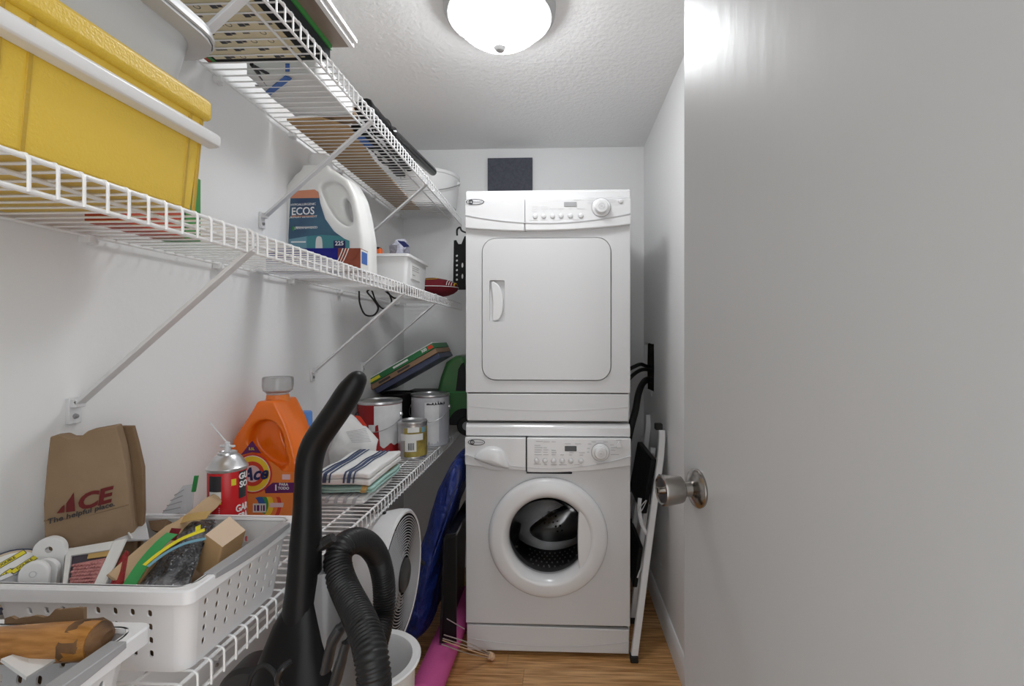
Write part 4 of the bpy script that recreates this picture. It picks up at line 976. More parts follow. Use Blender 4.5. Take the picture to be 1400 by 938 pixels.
obj('fold_line', MB().tube([S(60, 712, BD(60)), S(110, 708, BD(110) - .001), S(176, 690, BD(176) - .001)], .0008, 6), 'kraft_dark', ab, world=True)
PB = .735 / F
lt = bagt(113, 684)
pF = lambda a, b, e=.0015: (lambda t_: S(a, b, (.795 if a < 95 else .775)) )(0)
# front plane of the bag through three points
P0, P1, P2 = S(63, 640, BD(63)), S(178, 690, BD(178)), S(158, 582, BD(158))
PN = (P1 - P0).cross(P2 - P0).normalized()
if PN.y > 0: PN = -PN
def onbag(px, py, lift=.002):
    r_ = ray(px, py); t_ = (P0 - CAM).dot(PN) / r_.dot(PN); return CAM + r_ * t_ + PN * lift
bu = (onbag(149, 672) - onbag(79, 690)).normalized(); bv = (PN.cross(bu)).normalized()
if bv.z < 0: bv = -bv
def btext(name, s, px, py, size, mt, **k):
    o_ = onbag(px, py); obj(name, text_mb(s, size, lambda a, b, c: o_ + bu * a + bv * b + PN * c, **k), mt, ab, world=True)
btext('lettering_brand', 'CE', 127.5, 683, 29 * PB, 'ace_red', bold=.035, shear=.22, sx=1.0, gap=.95)
aL = [(78, 701), (89, 700), (105, 672.5), (101, 678), (92, 683.5), (84, 692)]
aL = [(78, 701), (84, 690), (92, 682), (104, 672), (101, 699), (92, 700)]
obj('lettering_brand', MB().slab([onbag(*c) for c in ((77.5, 701.5), (84, 693), (88, 689.5), (88, 700.2))], .0006), 'ace_red', ab, world=True)
obj('lettering_brand', MB().slab([onbag(*c) for c in ((90, 700), (90.5, 688), (96, 680), (100.5, 673), (102.5, 698.5))], .0006), 'ace_red', ab, world=True)
btext('lettering', 'The helpful place.', 112, 700.5, 9.3 * PB, 'print_black', bold=.012, shear=.15, sx=1.0)
b1 = [S(a, b, .785) for a, b in ((150, 583), (181, 583), (187, 605), (195, 640), (196, 700), (190, 775), (166, 775))]
obj('paper_bag', MB().loft([b1, [q_ + Vector((-.004, .010, 0)) for q_ in b1]], True), 'kraft_dark', bevel=.001, label='plain brown paper bag standing behind the bag with red lettering', cat='paper bag')
# clear pouch with printed lines behind the basket
q = [S(206, 725, .885), S(262, 725, .885), S(266, 662, .915), S(252, 664, .915)]
pz = thing('clear_pouch', 'clear pouch with rows of dark print and a green zipper by the wall', 'pouch', q[0])
obj('film', MB().slab(q, .003), 'poly_milky', pz, world=True)
mb = MB()
for k in range(7):
    t0, t1 = S(212 + k * 5, 718 - k * 7, .889 + k * .003), S(246 + k * 1.5, 716 - k * 8, .889 + k * .003)
    mb.tube([t0 - Vector((0, .006, 0)), t1 - Vector((0, .006, 0))], .0009, 6)
obj('print_lines', mb, 'print_grey', pz, world=True)
obj('green_zipper', MB().slab([S(263, 672, .90), S(268, 672, .90), S(272, 650, .90), S(267, 650, .90)], .003), 'label_green', pz, world=True)

# ---- red aerosol can
ca = S(311, 640, .905); cc = Vector((ca.x, ca.y, ZL))
ac = thing('aerosol_can', 'red aerosol can with a bare metal top and thin white straw', 'aerosol can', cc)
obj('can_body', MB().lathe([(0, 0), (.031, 0), (.0325, .004), (.0325, .196), (.032, .198), (0, .198)], (0, 0, 0), 'z', 40), 'can_red', ac)
obj('metal_shoulder', MB().lathe([(0, .197), (.0335, .197), (.0345, .200), (.0345, .203), (.032, .205), (.027, .214), (.022, .222), (.017, .226), (.0165, .230), (.0145, .231), (.012, .229), (0, .229)], (0, 0, 0), 'z', 40), 'tin', ac)
zt_ = .229
mb = MB().lathe([(0, zt_), (.006, zt_), (.005, zt_ + .012), (.0045, zt_ + .020), (0, zt_ + .021)], (0, 0, 0), 'z', 16)
mb.box((-.014, -.003, zt_ + .010), (.014, .003, zt_ + .014))
noz = obj('nozzle', mb, 'poly_milky', ac, bevel=.001)
obj('straw', MB().tube([(0, 0, zt_ + .018), (-.006, -.002, zt_ + .026), (-.030, -.006, zt_ + .058)], .0016, 8), 'poly_milky', noz)
def cylmap(R, u0, v0, a0): # wrap (u, v) round the can; a0 is the direction of u=0
    def f(u, v, w):
        t = a0 + (u0 + u) / R; return Vector(((R + w) * math.cos(t), (R + w) * math.sin(t), v0 + v))
    return f
af = math.atan2(-cc.y, -cc.x)                            # towards the camera
CR = .0327
def patch(name, u0, u1, v0, v1, mt, lift=.0004, par=ac):
    n_ = 8; f = cylmap(CR, 0, 0, af); rings = [[f(u, v0, 0), f(u, v1, 0), f(u, v1, lift), f(u, v0, lift)] for u in lin(u0, u1, n_)]
    return obj(name, MB().loft(rings), mt, par)
patch('photo_panel', -.033, -.010, .163, .192, 'print_black'); patch('white_strip', -.033, -.010, .150, .163, 'label_white'); patch('yellow_strip', -.033, -.010, .140, .150, 'tape_yellow')
patch('black_shield', .019, .036, .145, .195, 'print_black'); patch('yellow_shield', .006, .014, .172, .184, 'tape_yellow')
obj('lettering', text_mb('GU\nSO', .0155, cylmap(CR + .0006, .030, .178, af), bold=.03), 'print_white', ac)
obj('lettering', text_mb('GAR', .0185, cylmap(CR + .0004, .027, .126, af), bold=.02, sx=.75), 'print_white', ac)
obj('lettering', text_mb('CRA', .0165, cylmap(CR + .0004, .028, .110, af), bold=.02, sx=.75), 'print_white', ac)
f = cylmap(CR, 0, 0, af)
obj('small_print', lines([(-.031, -.012, .133 - k * .0035) for k in range(12)] + [(.018, .03, .098 - k * .004) for k in range(4)], lambda u, v, w: f(u, v, w), .0011), 'label_pink', ac)

# ---- orange jug
OD = 1.12; OY = S(370, 640, OD).y
ol_ = lambda px, py: (lambda q_: (q_.x, q_.z))(Wy(px, py, OY))
om_ = lambda px, py: (lambda q_: (q_.x, q_.z))(Wy(px, py, OY + .052))
oj = thing('detergent_jug', 'orange laundry detergent jug with a clear cap and round Ace logo label', 'jug', (Wy(378, 700, OY).x, OY + .06, ZL))
out = [(327, 733), (324, 690), (325, 640), (326, 612), (334, 592), (349, 572), (362, 553), (366, 545), (392, 545), (398, 556), (408, 575), (417, 600), (427, 640), (430, 690), (429, 733)]
outl = [om_(a, b) for a, b in out]; outl[0] = (outl[0][0], ZL + .003); outl[-1] = (outl[-1][0], ZL + .003)
hol = sm2([om_(a, b) for a, b in ((391, 582), (400, 588), (409, 602), (413, 618), (408, 622), (400, 612), (393, 598))], 4)
scp = sm2([om_(a, b) for a, b in ((357, 590), (364, 575), (380, 570), (392, 576), (400, 588), (404, 612), (408, 626), (400, 634), (386, 632), (366, 616), (357, 603))], 4)
obj('jug_body', jugbody(outl, scp, hol, OY + .004, .10), 'orange_plastic', oj, world=True, remesh=.0045, smooth=16)
cxo = Wy(380, 530, OY + .054).x; zt0 = om_(380, 549)[1]
obj('neck', MB().lathe([(0, 0), (.029, 0), (.027, .006), (.025, .022), (0, .023)], (cxo, OY + .054, zt0 - .004), 'z', 32), 'label_orange', oj, world=True)
obj('cap', MB().lathe([(.0, 0), (.024, 0), (.026, .004), (.033, .010), (.035, .022), (.035, .040), (.033, .043), (.031, .042), (.031, .012), (0, .008)], (cxo, OY + .054, zt0 + .018), 'z', 36, cap=False), 'cap_clear', oj, world=True)
om = lambda u, v, w: Vector((u, OY + .0035 - w, v))
lb = obj('label_panel', MB().prism([[ol_(a, b) for a, b in ((328, 715), (327, 660), (338, 622), (372, 633), (386, 645), (428, 650), (429, 715))]], 0, .001, om), 'label_orange', oj, world=True)
lc = ol_(344.5, 648); PO = OD / F
for r_, mt, nm in ((27.5, 'label_red', 'logo_outer_ring'), (24.8, 'print_white', 'logo_white_ring'), (24, 'label_yellow', 'logo_yellow_ring'), (17, 'label_red', 'logo_red_ring'), (11.5, 'label_pink', 'logo_centre')):
    k_ = {'logo_outer_ring': 0, 'logo_white_ring': 1, 'logo_yellow_ring': 2, 'logo_red_ring': 3, 'logo_centre': 4}[nm]
    obj(nm, MB().prism([circ(lc[0], lc[1], r_ * PO, 40)], .001, .0014 + k_ * .0004, om), mt, lb, world=True)
obj('lettering_brand', text_mb('Ace', 24 * PO, lambda a, b, c: om(lc[0] + .006 + a, lc[1] + b + .10 * a - .001, .0034 + c), bold=.03, shear=.3, sx=.95), 'label_navy', lb, world=True)
obj('purple_band', MB().prism([[ol_(a, b) for a, b in ((361, 669), (372, 660.5), (429, 660), (429, 673.5), (362, 675))]], .001, .0013, om), 'label_purple', lb, world=True)
obj('purple_badge', MB().prism([[ol_(a, b) for a, b in ((328.5, 622.5), (344, 603), (356, 620), (344, 618.5))]], .001, .0020, om), 'label_purple', lb, world=True)
c1 = ol_(376.5, 667.5); obj('lettering', text_mb('1', 11 * PO, lambda a, b, c: om(c1[0] + a, c1[1] + b, .0016 + c), bold=.03), 'print_white', lb, world=True)
c2 = ol_(387, 667.5); obj('lettering', text_mb('PARA\nTODO', 5.2 * PO, lambda a, b, c: om(c2[0] + a, c2[1] + b + .0035, .0016 + c), bold=.02), 'print_white', lb, world=True)
c3 = ol_(343.5, 614); obj('lettering', text_mb('5.5L', 4.8 * PO, lambda a, b, c: om(c3[0] + a, c3[1] + b, .0022 + c), bold=.02), 'tape_yellow', lb, world=True)
rb_ = (('label_blue', 15, 24), ('label_green', 24, 29), ('label_yellow', 29, 36), ('label_red', 42, 47))
for mt, r0, r1 in rb_:
    cr = ol_(338, 690)
    arc = [(cr[0] + r1 * PO * math.cos(t), cr[1] + r1 * PO * math.sin(t) * .8) for t in lin(math.radians(-35), math.radians(48), 12)] + [(cr[0] + r0 * PO * math.cos(t), cr[1] + r0 * PO * math.sin(t) * .8) for t in lin(math.radians(48), math.radians(-35), 12)]
    arc = [(a, min(b, ol_(0, 675)[1])) for a, b in arc]
    obj('rainbow_band', MB().prism([arc], .001, .00115, om), mt, lb, world=True)
obj('bar_code', MB().prism([[ol_(a, b) for a, b in ((345, 701), (345, 689), (363, 689), (363, 701))]], .001, .0018, om), 'label_white', lb, world=True)
obj('code_bars', lines([(0, 0, 0)], lambda u, v, w: om(0, 0, 0)).add([], []) if False else MB().prism([[ol_(a, b) for a, b in ((347, 699), (347, 691), (349, 691), (349, 699))]], .0018, .002, om).prism([[ol_(a, b) for a, b in ((350.5, 699), (350.5, 691), (354, 691), (354, 699))]], .0018, .002, om).prism([[ol_(a, b) for a, b in ((356, 699), (356, 691), (357.5, 691), (357.5, 699))]], .0018, .002, om).prism([[ol_(a, b) for a, b in ((359, 699), (359, 691), (361.5, 691), (361.5, 699))]], .0018, .002, om), 'label_purple', lb, world=True)
obj('small_print', MB().prism([[ol_(a, b) for a, b in ((385, 656), (385, 649), (396, 649), (396, 656))]], .001, .0016, om).prism([[ol_(a, b) for a, b in ((368, 694), (369, 688), (387, 688), (386, 694))]], .001, .0016, om), 'label_pink', lb, world=True)
# blue bottle behind
bb = S(406, 580, 1.235); bbz = S(408, 560, 1.30).z
bl = thing('cleaner_bottle', 'blue-capped white bottle mostly hidden behind the orange jug', 'bottle', (bb.x, bb.y + .035, ZL))
H = bbz - ZL
obj('bottle_body', MB().lathe([(0, 0), (.04, 0), (.042, .006), (.042, H - .13), (.030, H - .10), (.018, H - .085), (0, H - .085)], (0, 0, 0), 'z', 28), 'white_plastic', bl)
obj('cap', MB().lathe([(0, H - .088), (.021, H - .088), (.020, H - .004), (.018, H), (0, H)], (0, 0, 0), 'z', 24), 'bottle_blue', bl)

# ---- folded towels
def towel(name, label, x0, x1, y0, y1, z0, th, mt, folds, seed, strips=()):
    t = thing(name, label, 'towel', ((x0 + x1) / 2, (y0 + y1) / 2, z0), group='folded towels on the waist-high shelf')
    lay = th / folds
    for k in range(folds):
        a = z0 + k * lay; e = .006 * noise.noise(Vector((seed, k * 2.3, 0)))
        mb = gridbox((x0 + abs(e), y0 + e, a + .0005), (x1 - abs(e) * .6, y1, a + lay), (14, 12, 3))
        f = lambda p: p + Vector((.004 * noise.noise(p * 16 + Vector((seed, 0, 0))), .005 * noise.noise(p * 14 + Vector((0, seed, 0))), .0045 * noise.noise(Vector((p.x * 13, p.y * 13, seed + k * .6)))))
        mb.shift(f); o = obj('fold', mb, mt, t, world=True, bevel=0, sub=1); weld(o); o.modifiers.move(0, 0)
    zn = lambda x, y: .0045 * noise.noise(Vector((x * 13, y * 13, seed + (folds - 1) * .6)))
    for nm, m_, x_, wd in strips:                         # woven bands running back from the front fold
        pth = [(x_, y0 - .0045, z0 + th * .25), (x_ + .002, y0 - .0055, z0 + th * .7), (x_ + .003, y0 - .003, z0 + th * .95)] + [(x_ + .003, y, z0 + th + zn(x_, y) + .0016) for y in lin(y0 + .004, y1 - .005, 16)]
        rings = [[Vector(p) + Vector((sx * wd / 2, 0, 0)) + Vector((0, -dz if i < 3 else 0, 0 if i < 3 else dz)) for sx, dz in ((-1, 0), (1, 0), (1, .0012), (-1, .0012))] for i, p in enumerate(pth)]
        obj(nm, MB().loft(rings), m_, t, world=True)
    return t
ty0, ty1, tx0, tx1 = 1.235, 1.485, -.655, -.508
towel('folded_towel', 'grey and white plaid dish towel at the bottom of towel stack', tx0, tx1 - .012, ty0, ty1 - .03, ZL + .004, .020, 'towel_white', 2, 1.0,
      [('plaid_band', 'towel_grey', x_, .009) for x_ in (-.645, -.620, -.595, -.57, -.545)])
towel('folded_towel', 'mint green towel with gold edging in the middle of towel stack', tx0 + .004, tx1 + .006, ty0 + .012, ty1, ZL + .030, .016, 'towel_mint', 2, 4.0,
      [('gold_edging', 'towel_gold', -.525, .016)])
towel('folded_towel', 'white towel with dark blue stripes on top of towel stack', tx0 - .002, tx1 + .002, ty0 + .006, ty1 + .012, ZL + .0525, .034, 'towel_white', 2, 7.0,
      [('blue_stripe', 'towel_navy', x_, w_) for x_, w_ in ((-.640, .005), (-.628, .010), (-.614, .004), (-.575, .005), (-.562, .009), (-.549, .004))])
# white bag behind the towels
wp = S(480, 592, 1.52)
wg = thing('paper_packet', 'crumpled white printed packet slumped behind the towels', 'packet', (wp.x, wp.y, ZL))
A = [S(447, 618, 1.56), S(463, 568, 1.58), S(484, 566, 1.60), S(517, 600, 1.58), S(512, 622, 1.56)]
A = [Vector((max(q_.x, XL + .03), q_.y, q_.z)) for q_ in A]
lo = [Vector((q_.x, q_.y, ZL + .003)) for q_ in (A[0], A[4])]
poly = [lo[0], A[0], A[1], A[2], A[3], lo[1]]
mb = MB(); rings = []
cen = sum(poly, Vector()) / len(poly)
for k_, (sc, dy_) in enumerate(((.02, -.034), (.5, -.030), (.85, -.018), (1, 0), (.85, .02), (.02, .035))):
    rings.append([cen + (Vector(q_) - cen) * sc + Vector((0, dy_, 0)) for q_ in [p0_ + (p1_ - p0_) * (i / 4) for p0_, p1_ in zip(poly, poly[1:] + poly[:1]) for i in range(4)]])
mb.loft(rings); crumple(mb, .008, 22, 8); mb.shift(lambda p: Vector((p.x, p.y, max(p.z, ZL + .002))))
obj('packet_body', mb, 'paper_white', wg, world=True, ang=60)
mb = MB()
for k in range(9): mb.tube([S(473 + k * 1.0, 597 + k * 1.7 - 6, 1.535), S(500 + k * .9, 586 + k * 2.2, 1.535)], .0007, 5)
obj('print_lines', mb, 'print_grey', wg, world=True)
obj('orange_corner', MB().slab([S(484, 568, 1.555), S(492, 569, 1.555), S(502, 583, 1.55), S(496, 582, 1.55)], .002), 'label_red', wg, world=True)

# ---- paint cans
def paint_can(label, c, r, h, side, bail=True, lidm='tin', grp='paint cans on the waist-high shelf'):
    t = thing('paint_can', label, 'paint can', c, group=grp)
    body = obj('can_body', MB().lathe([(0, 0), (r * .98, 0), (r, .004), (r * .985, .008), (r * .985, h - .014), (r, h - .010), (r, h - .005), (0, h - .005)], (0, 0, 0), 'z', 40), side, t)
    obj('rim', MB().lathe([(r * .99, h - .012), (r * 1.02, h - .008), (r * 1.015, h - .001), (r * .98, h), (r * .95, h - .002), (r * .93, h - .007)], (0, 0, 0), 'z', 40, cap=False), lidm, t)
    obj('lid', MB().lathe([(0, h - .004), (r * .80, h - .004), (r * .82, h - .001), (r * .90, h - .001), (r * .93, h - .008), (r * .9, h - .01), (0, h - .01)], (0, 0, 0), 'z', 40), lidm, t)
    if bail:
        for s_ in (-1, 1): obj('ear', MB().lathe([(0, 0), (.009, 0), (.007, .006), (0, .007)], (0, 0, 0), 'x', 14).shift(lambda p: Vector((s_ * (r + p.x * .9 - .001), p.y, h * .74 + p.z))), 'tin', t)
        a0 = af2
        obj('wire_bail', MB().tube([((r + .007) * math.cos(a) , -(r + .007) * math.sin(a), h * .74 - .055 * math.sin(a)) for a in lin(0, PI, 24)], .0016, 8), 'screw', t)
    return t, body
af2 = 0
C1 = Vector((-.695, 1.80, ZL)); r1, h1 = .083, .208
t1, b1_ = paint_can('large paint can, red with thick white paint drips over half of it', C1, r1, h1, 'paint_red')
aw = math.atan2(-C1.y, -C1.x)
def wrap(name, c_r, h0, h1f, a0, a1, mt, par, lift=.0006, n=20):
    rings = []
    for i in range(n + 1):
        a = a0 + (a1 - a0) * i / n; lo_ = h0(i / n) if callable(h0) else h0; hi_ = h1f(i / n) if callable(h1f) else h1f
        rings.append([Vector((r_ * math.cos(a), r_ * math.sin(a), z_)) for r_, z_ in ((c_r, lo_), (c_r, hi_), (c_r + lift, hi_), (c_r + lift, lo_))])
    return obj(name, MB().loft(rings), mt, par)
wrap('white_drip', r1 * .985, lambda t_: .045 + .02 * noise.noise(Vector((t_ * 6, 1, 0))) + (.07 if t_ < .12 else 0), h1 - .013, aw - .25, aw + 1.5, 'paint_white', t1)
wrap('white_drip', r1 * .985, .10, .125, aw - .5, aw - .2, 'paint_white', t1)
obj('black_smear', MB().ell((r1 * math.cos(aw - 1.25), r1 * math.sin(aw - 1.25), h1 * .72), (.012, .012, .018), 14, 8), 'print_black', t1)
C2 = Vector((-.548, 1.985, ZL + .0)); r2, h2 = .080, .212
t2, b2_ = paint_can('large paint can caked in grey-white drips with a wire bail', C2, r2, h2, 'paint_grey', True)
aw2 = math.atan2(-C2.y, -C2.x)
wrap('white_drip', r2 * .985, lambda t_: .01 + .03 * abs(noise.noise(Vector((t_ * 5, 4, 0)))), h2 - .03, aw2 - .3, aw2 + .45, 'paint_white', t2)
wrap('dark_print', r2 * .985, h2 - .040, lambda t_: h2 - .034 + .018 * noise.noise(Vector((t_ * 14, 7, 0))), aw2 - .2, aw2 + .8, 'print_black', t2, .0012)
C3 = Vector((-.553, 1.758, ZL)); r3, h3 = .0535, .138
t3, b3_ = paint_can('small quart paint can with a gold and white label before the big cans', C3, r3, h3, 'tin', False)
aw3 = math.atan2(-C3.y, -C3.x)
lbl = wrap('gold_label', r3 * .985, .010, h3 - .022, aw3 - .6, aw3 + 1.5, 'gold_label', t3)
wrap('white_label', r3 * .985, .070, .094, aw3 - .9, aw3 + .75, 'label_white', t3, .001)
wrap('white_label', r3 * .985, .030, .070, aw3 - .55, aw3 + .25, 'label_white', t3, .001)
wrap('white_label', r3 * .985, .100, .118, aw3 - .35, aw3 + .45, 'label_white', t3, .001)
wrap('blue_mark', r3 * .985, .098, .116, aw3 + .6, aw3 + .95, 'ecos_pale', t3, .0012)
mb = MB()
for k in range(6):
    a = aw3 - .28 + k * .07; mb.box((-.001, -.0006, .036), (.001, .0006, .062), Matrix.Translation((r3 * .985 * math.cos(a) + .0012 * math.cos(a), r3 * .985 * math.sin(a) + .0012 * math.sin(a), 0)) @ Matrix.Rotation(a + PI / 2, 4, 'Z'))
obj('bar_code', mb, 'print_black', t3)
C4 = Vector((-.705, 2.045, ZL))
paint_can('black paint can with a dull black lid under the puzzle boxes', C4, .078, .208, 'black_plastic', False, 'black_plastic')

# ---- puzzle boxes leaning on the truck
U0 = Wy(507, 541, 1.945); U1 = Wy(602, 489, 1.945)
U0.x = max(U0.x, XL + .012)
d_ = (U1 - U0).normalized(); n_ = Vector((-d_.z, 0, d_.x)); Lp = (U1 - U0).length
off = 0.0
for nm, mt, th, label, ins in (('puzzle_box', 'puzzle_blue', .024, 'dark blue-grey flat game box at the bottom of the tilted box stack', .012), ('puzzle_box', 'puzzle_brown', .022, 'brown flat puzzle box in the middle of the tilted box stack', .004), ('puzzle_box', 'puzzle_green', .026, 'green flat 300-piece puzzle box on top of the tilted box stack', .0)):
    o0 = U0 + n_ * (off + .0006)
    bm_ = lambda p, o0=o0: o0 + d_ * p.x + Vector((0, p.y, 0)) + n_ * p.z
    t = thing(nm, label, 'game box', o0, group='flat game boxes stacked at a tilt')
    obj('box_body', MB().box((ins, ins, 0), (Lp - ins * .3, .25, th - .001), bm_), mt, t, world=True, bevel=.0015)
    fmq = lambda u, v, w, o0=o0: o0 + d_ * u + n_ * v + Vector((0, ins - .0006 - w, 0))
    if mt == 'puzzle_green':
        obj('lettering', text_mb('300', .017, lambda a, b, c: fmq(Lp * .86 + a, th / 2 + b, c), bold=.02), 'print_white', t, world=True)
        obj('red_mark', MB().box((Lp * .92, .005, 0), (Lp * .985, .019, .0004), lambda p: fmq(p.x, p.y, p.z)), 'label_red', t, world=True)
        obj('yellow_mark', MB().box((.012, .006, 0), (.065, .018, .0004), lambda p: fmq(p.x, p.y, p.z)), 'tape_yellow', t, world=True)
        obj('spine_print', MB().box((Lp * .40, .009, 0), (Lp * .62, .017, .0004), lambda p: fmq(p.x, p.y, p.z)), 'label_white', t, world=True)
        obj('lid_edge', MB().box((0, -.001, th - .003), (Lp, .25, th), bm_), 'label_white', t, world=True)
    elif mt == 'puzzle_brown':
        obj('spine_print', MB().box((.045, .006, 0), (.10, .015, .0004), lambda p: fmq(p.x, p.y, p.z)).box((Lp * .42, .007, 0), (Lp * .6, .015, .0004), lambda p: fmq(p.x, p.y, p.z)), 'print_black', t, world=True)
    off += th

# ---- green toy truck
TY = 2.135; tl = lambda px, py: (lambda q_: (q_.x, q_.z))(Wy(px, py, TY))
tr = thing('toy_truck', 'large green plastic toy pickup truck at the end of waist-high shelf', 'toy truck', (-.56, TY + .09, ZL))
xb0, xc0, xc1, xh = -.735, tl(600, 500)[0], -.43, -.362
zb0, zbed, zroof = ZL + .045, ZL + .195, ZL + .365
side = sm2([(xb0, zb0), (xb0, zbed), (xc0 - .012, zbed), (xc0 + .004, zbed + .07), (xc0 + .03, zroof - .03), (xc0 + .075, zroof), (xc1 - .01, zroof), (xc1 + .04, zroof - .12), (xh, zroof - .135), (xh + .004, zb0), ], 1)
obj('truck_body', MB().prism([side], TY, TY + .19), 'truck_green', tr, world=True, bevel=.02, seg=4)
obj('bed_floor', MB().box((xb0 + .02, TY + .02, zbed - .002), (xc0 - .02, TY + .17, zbed + .0015)), 'black_plastic', tr, world=True)
obj('side_window', MB().prism([[(xc0 + .078, zroof - .16), (xc0 + .090, zroof - .06), (xc0 + .105, zroof - .035), (xc1 - .005, zroof - .03), (xc1 + .02, zroof - .16)]], TY - .0015, TY + .01), 'gap_black', tr, world=True)
obj('door_line', MB().tube([(xc0 + .03, TY - .0005, zbed + .004), (xc1, TY - .0005, zbed + .004)], .0015, 6), 'label_green', tr, world=True)
for wx_ in (-.67, -.475, -.42):
    if wx_ == -.475: continue
    for wy_ in (TY - .012, TY + .165):
        wl = obj('wheel', MB().lathe([(0, 0), (.040, 0), (.046, .006), (.046, .030), (.040, .036), (0, .036)], (wx_, wy_, ZL + .047), 'y', 28), 'rubber', tr, world=True)
        obj('hub', MB().lathe([(0, -.002), (.020, -.002), (.020, .002), (0, .002)], (wx_, wy_ if wy_ < TY else wy_ + .036, ZL + .047), 'y', 20), 'grey_plastic', wl, world=True)
obj('wheel_arch', MB().prism([[(xc0 + .03 + .07 * math.cos(t) + .085, ZL + .05 + .075 * math.sin(t)) for t in lin(0, PI, 16)]], TY - .001, TY + .01), 'gap_black', tr, world=True)
# ================================================================ on the floor
# ---- upright vacuum
VD = .80; vp = lambda px, py, d=VD: S(px, py, d)
vb = vp(412, 938); vac = thing('vacuum_cleaner', 'black upright vacuum cleaner with a ribbed hose, beside the white basket', 'vacuum cleaner', (vb.x, vb.y, 0))
hp = [(489, 518), (478, 535), (462, 560), (446, 583), (432, 604), (424, 628), (421, 660), (420, 700), (418, 745), (416, 790), (413, 840), (411, 900), (410, 960), (410, 1040)]
hw = [15, 19.5, 20, 20, 20, 20, 19.5, 20.5, 23, 25, 29, 34, 36, 34]
path = smoothpath([vp(a, b) for a, b in hp], 4)
wid = [p_.x for p_ in smoothpath([(q_, 0, 0) for q_ in hw], 4)]
rad = [q_ * VD / F for q_ in wid]
tip = [path[0] + (path[0] - path[4]).normalized() * q_ for q_ in (.013, .010, .005)]
obj('handle_column', MB().tube(tip + path, [rad[0] * .25, rad[0] * .62, rad[0] * .87] + rad, 24, sq=.85), 'black_plastic', vac, world=True)
# body: dust housing and lower shell
def vring(cx_, cy_, a, b, z, n=28, p=.75): return [Vector((cx_ + a * math.copysign(abs(math.cos(2 * PI * k / n)) ** p, math.cos(2 * PI * k / n)), cy_ + b * math.copysign(abs(math.sin(2 * PI * k / n)) ** p, math.sin(2 * PI * k / n)), z)) for k in range(n)]
vx, vy = vb.x, vb.y
obj('motor_housing', MB().loft([vring(vx, vy + .02, .115, .11, .05), vring(vx, vy + .02, .12, .115, .20), vring(vx - .002, vy + .02, .118, .11, .36), vring(vx - .004, vy + .02, .10, .095, .50), vring(vx - .004, vy + .02, .072, .075, .60), vring(vx + .002, vy + .015, .045, .055, .68), vring(vx + .008, vy + .01, .02, .03, .73)]), 'black_plastic', vac, world=True)
obj('dust_cup', MB().loft([vring(vx + .030, vy + .035, .05, .06, .40), vring(vx + .033, vy + .035, .052, .062, .55), vring(vx + .030, vy + .035, .048, .056, .68), vring(vx + .026, vy + .035, .03, .04, .76)]), 'clear_grey', vac, world=True)
lv = [vp(446, 915, .73), vp(454, 880, .73), (vp(466, 858, .735)), vp(473, 850, .74)]
obj('release_lever', MB().tube(smoothpath(lv, 5), [.014] * 6 + [.017] * 5 + [.012] * 5, 14, sq=.5), 'dark_grey_plastic', vac, world=True)
lv = [vp(458, 935, .72), vp(466, 905, .72), vp(474, 878, .725), vp(478, 872, .73)]
obj('release_lever', MB().tube(smoothpath(lv, 5), [.015] * 6 + [.013] * 5 + [.006] * 5, 14, sq=.5), 'dark_grey_plastic', vac, world=True)
wc = vp(352, 945, .83)
obj('side_wheel', MB().lathe([(0, -.03), (.052, -.03), (.058, -.022), (.058, .022), (.052, .03), (0, .03)], wc, 'y', 36), 'dark_grey_plastic', vac, world=True)
obj('cord_hook', MB().tube(smoothpath([vp(398, 905, .70), vp(385, 915, .69), vp(380, 932, .69), vp(388, 948, .69)], 5), .005, 10), 'black_gloss', vac, world=True)
obj('power_cord', MB().tube(smoothpath([vp(360 + 22 * math.cos(t), 950 + 40 * math.sin(t), .695 + .004 * math.sin(3 * t)) for t in lin(0, 4 * PI, 40)], 2), .0033, 8), 'rubber', vac, world=True)
obj('floor_head', MB().loft([vring(vx, vy - .08, .15, .12, .012), vring(vx, vy - .08, .155, .125, .03), vring(vx, vy - .07, .15, .11, .07), vring(vx, vy - .02, .10, .08, .13)]), 'black_plastic', vac, world=True)
for s_ in (-1, 1):
    obj('floor_wheel', MB().lathe([(0, -.012), (.03, -.012), (.033, 0), (.03, .012), (0, .012)], (vx + s_ * .10, vy + .09, .033), 'x', 24), 'rubber', vac, world=True)
hc = [vp(441, 742, .775), vp(450, 734, .77)]
obj('hose_clip', MB().tube([vp(437, 750, .77), vp(446, 741, .76), vp(456, 735, .76)], [.006, .010, .008], 10), 'black_gloss', vac, world=True)
# ribbed hose
hs = [(478, 1010, .74), (500, 990, .69), (511, 950, .66), (509, 905, .665), (500, 866, .70), (487, 836, .745), (473, 808, .785), (464, 784, .81), (462, 762, .83), (471, 746, .85), (488, 739, .89), (505, 746, .94), (518, 766, .99), (525, 800, 1.01), (524, 840, 1.0), (514, 882, .95), (498, 928, .89), (470, 965, .84)]
pth = smoothpath([vp(a, b, d) for a, b, d in hs], 30)
# resample evenly
cum = [0]
for a, b in zip(pth, pth[1:]): cum.append(cum[-1] + (b - a).length)
step = .0016; N = int(cum[-1] / step); res = []; j = 0
for i in range(N + 1):
    t = i * step
    while j < len(cum) - 2 and cum[j + 1] < t: j += 1
    k = (t - cum[j]) / max(cum[j + 1] - cum[j], 1e-9); res.append(pth[j] + (pth[j + 1] - pth[j]) * k)
HR = .0238
obj('ribbed_hose', MB().tube(res, [HR - (.0028 if i % 4 in (2,) else .0012 if i % 4 in (1, 3) else 0) for i in range(len(res))], 20), 'black_hose', vac, world=True, ang=80)

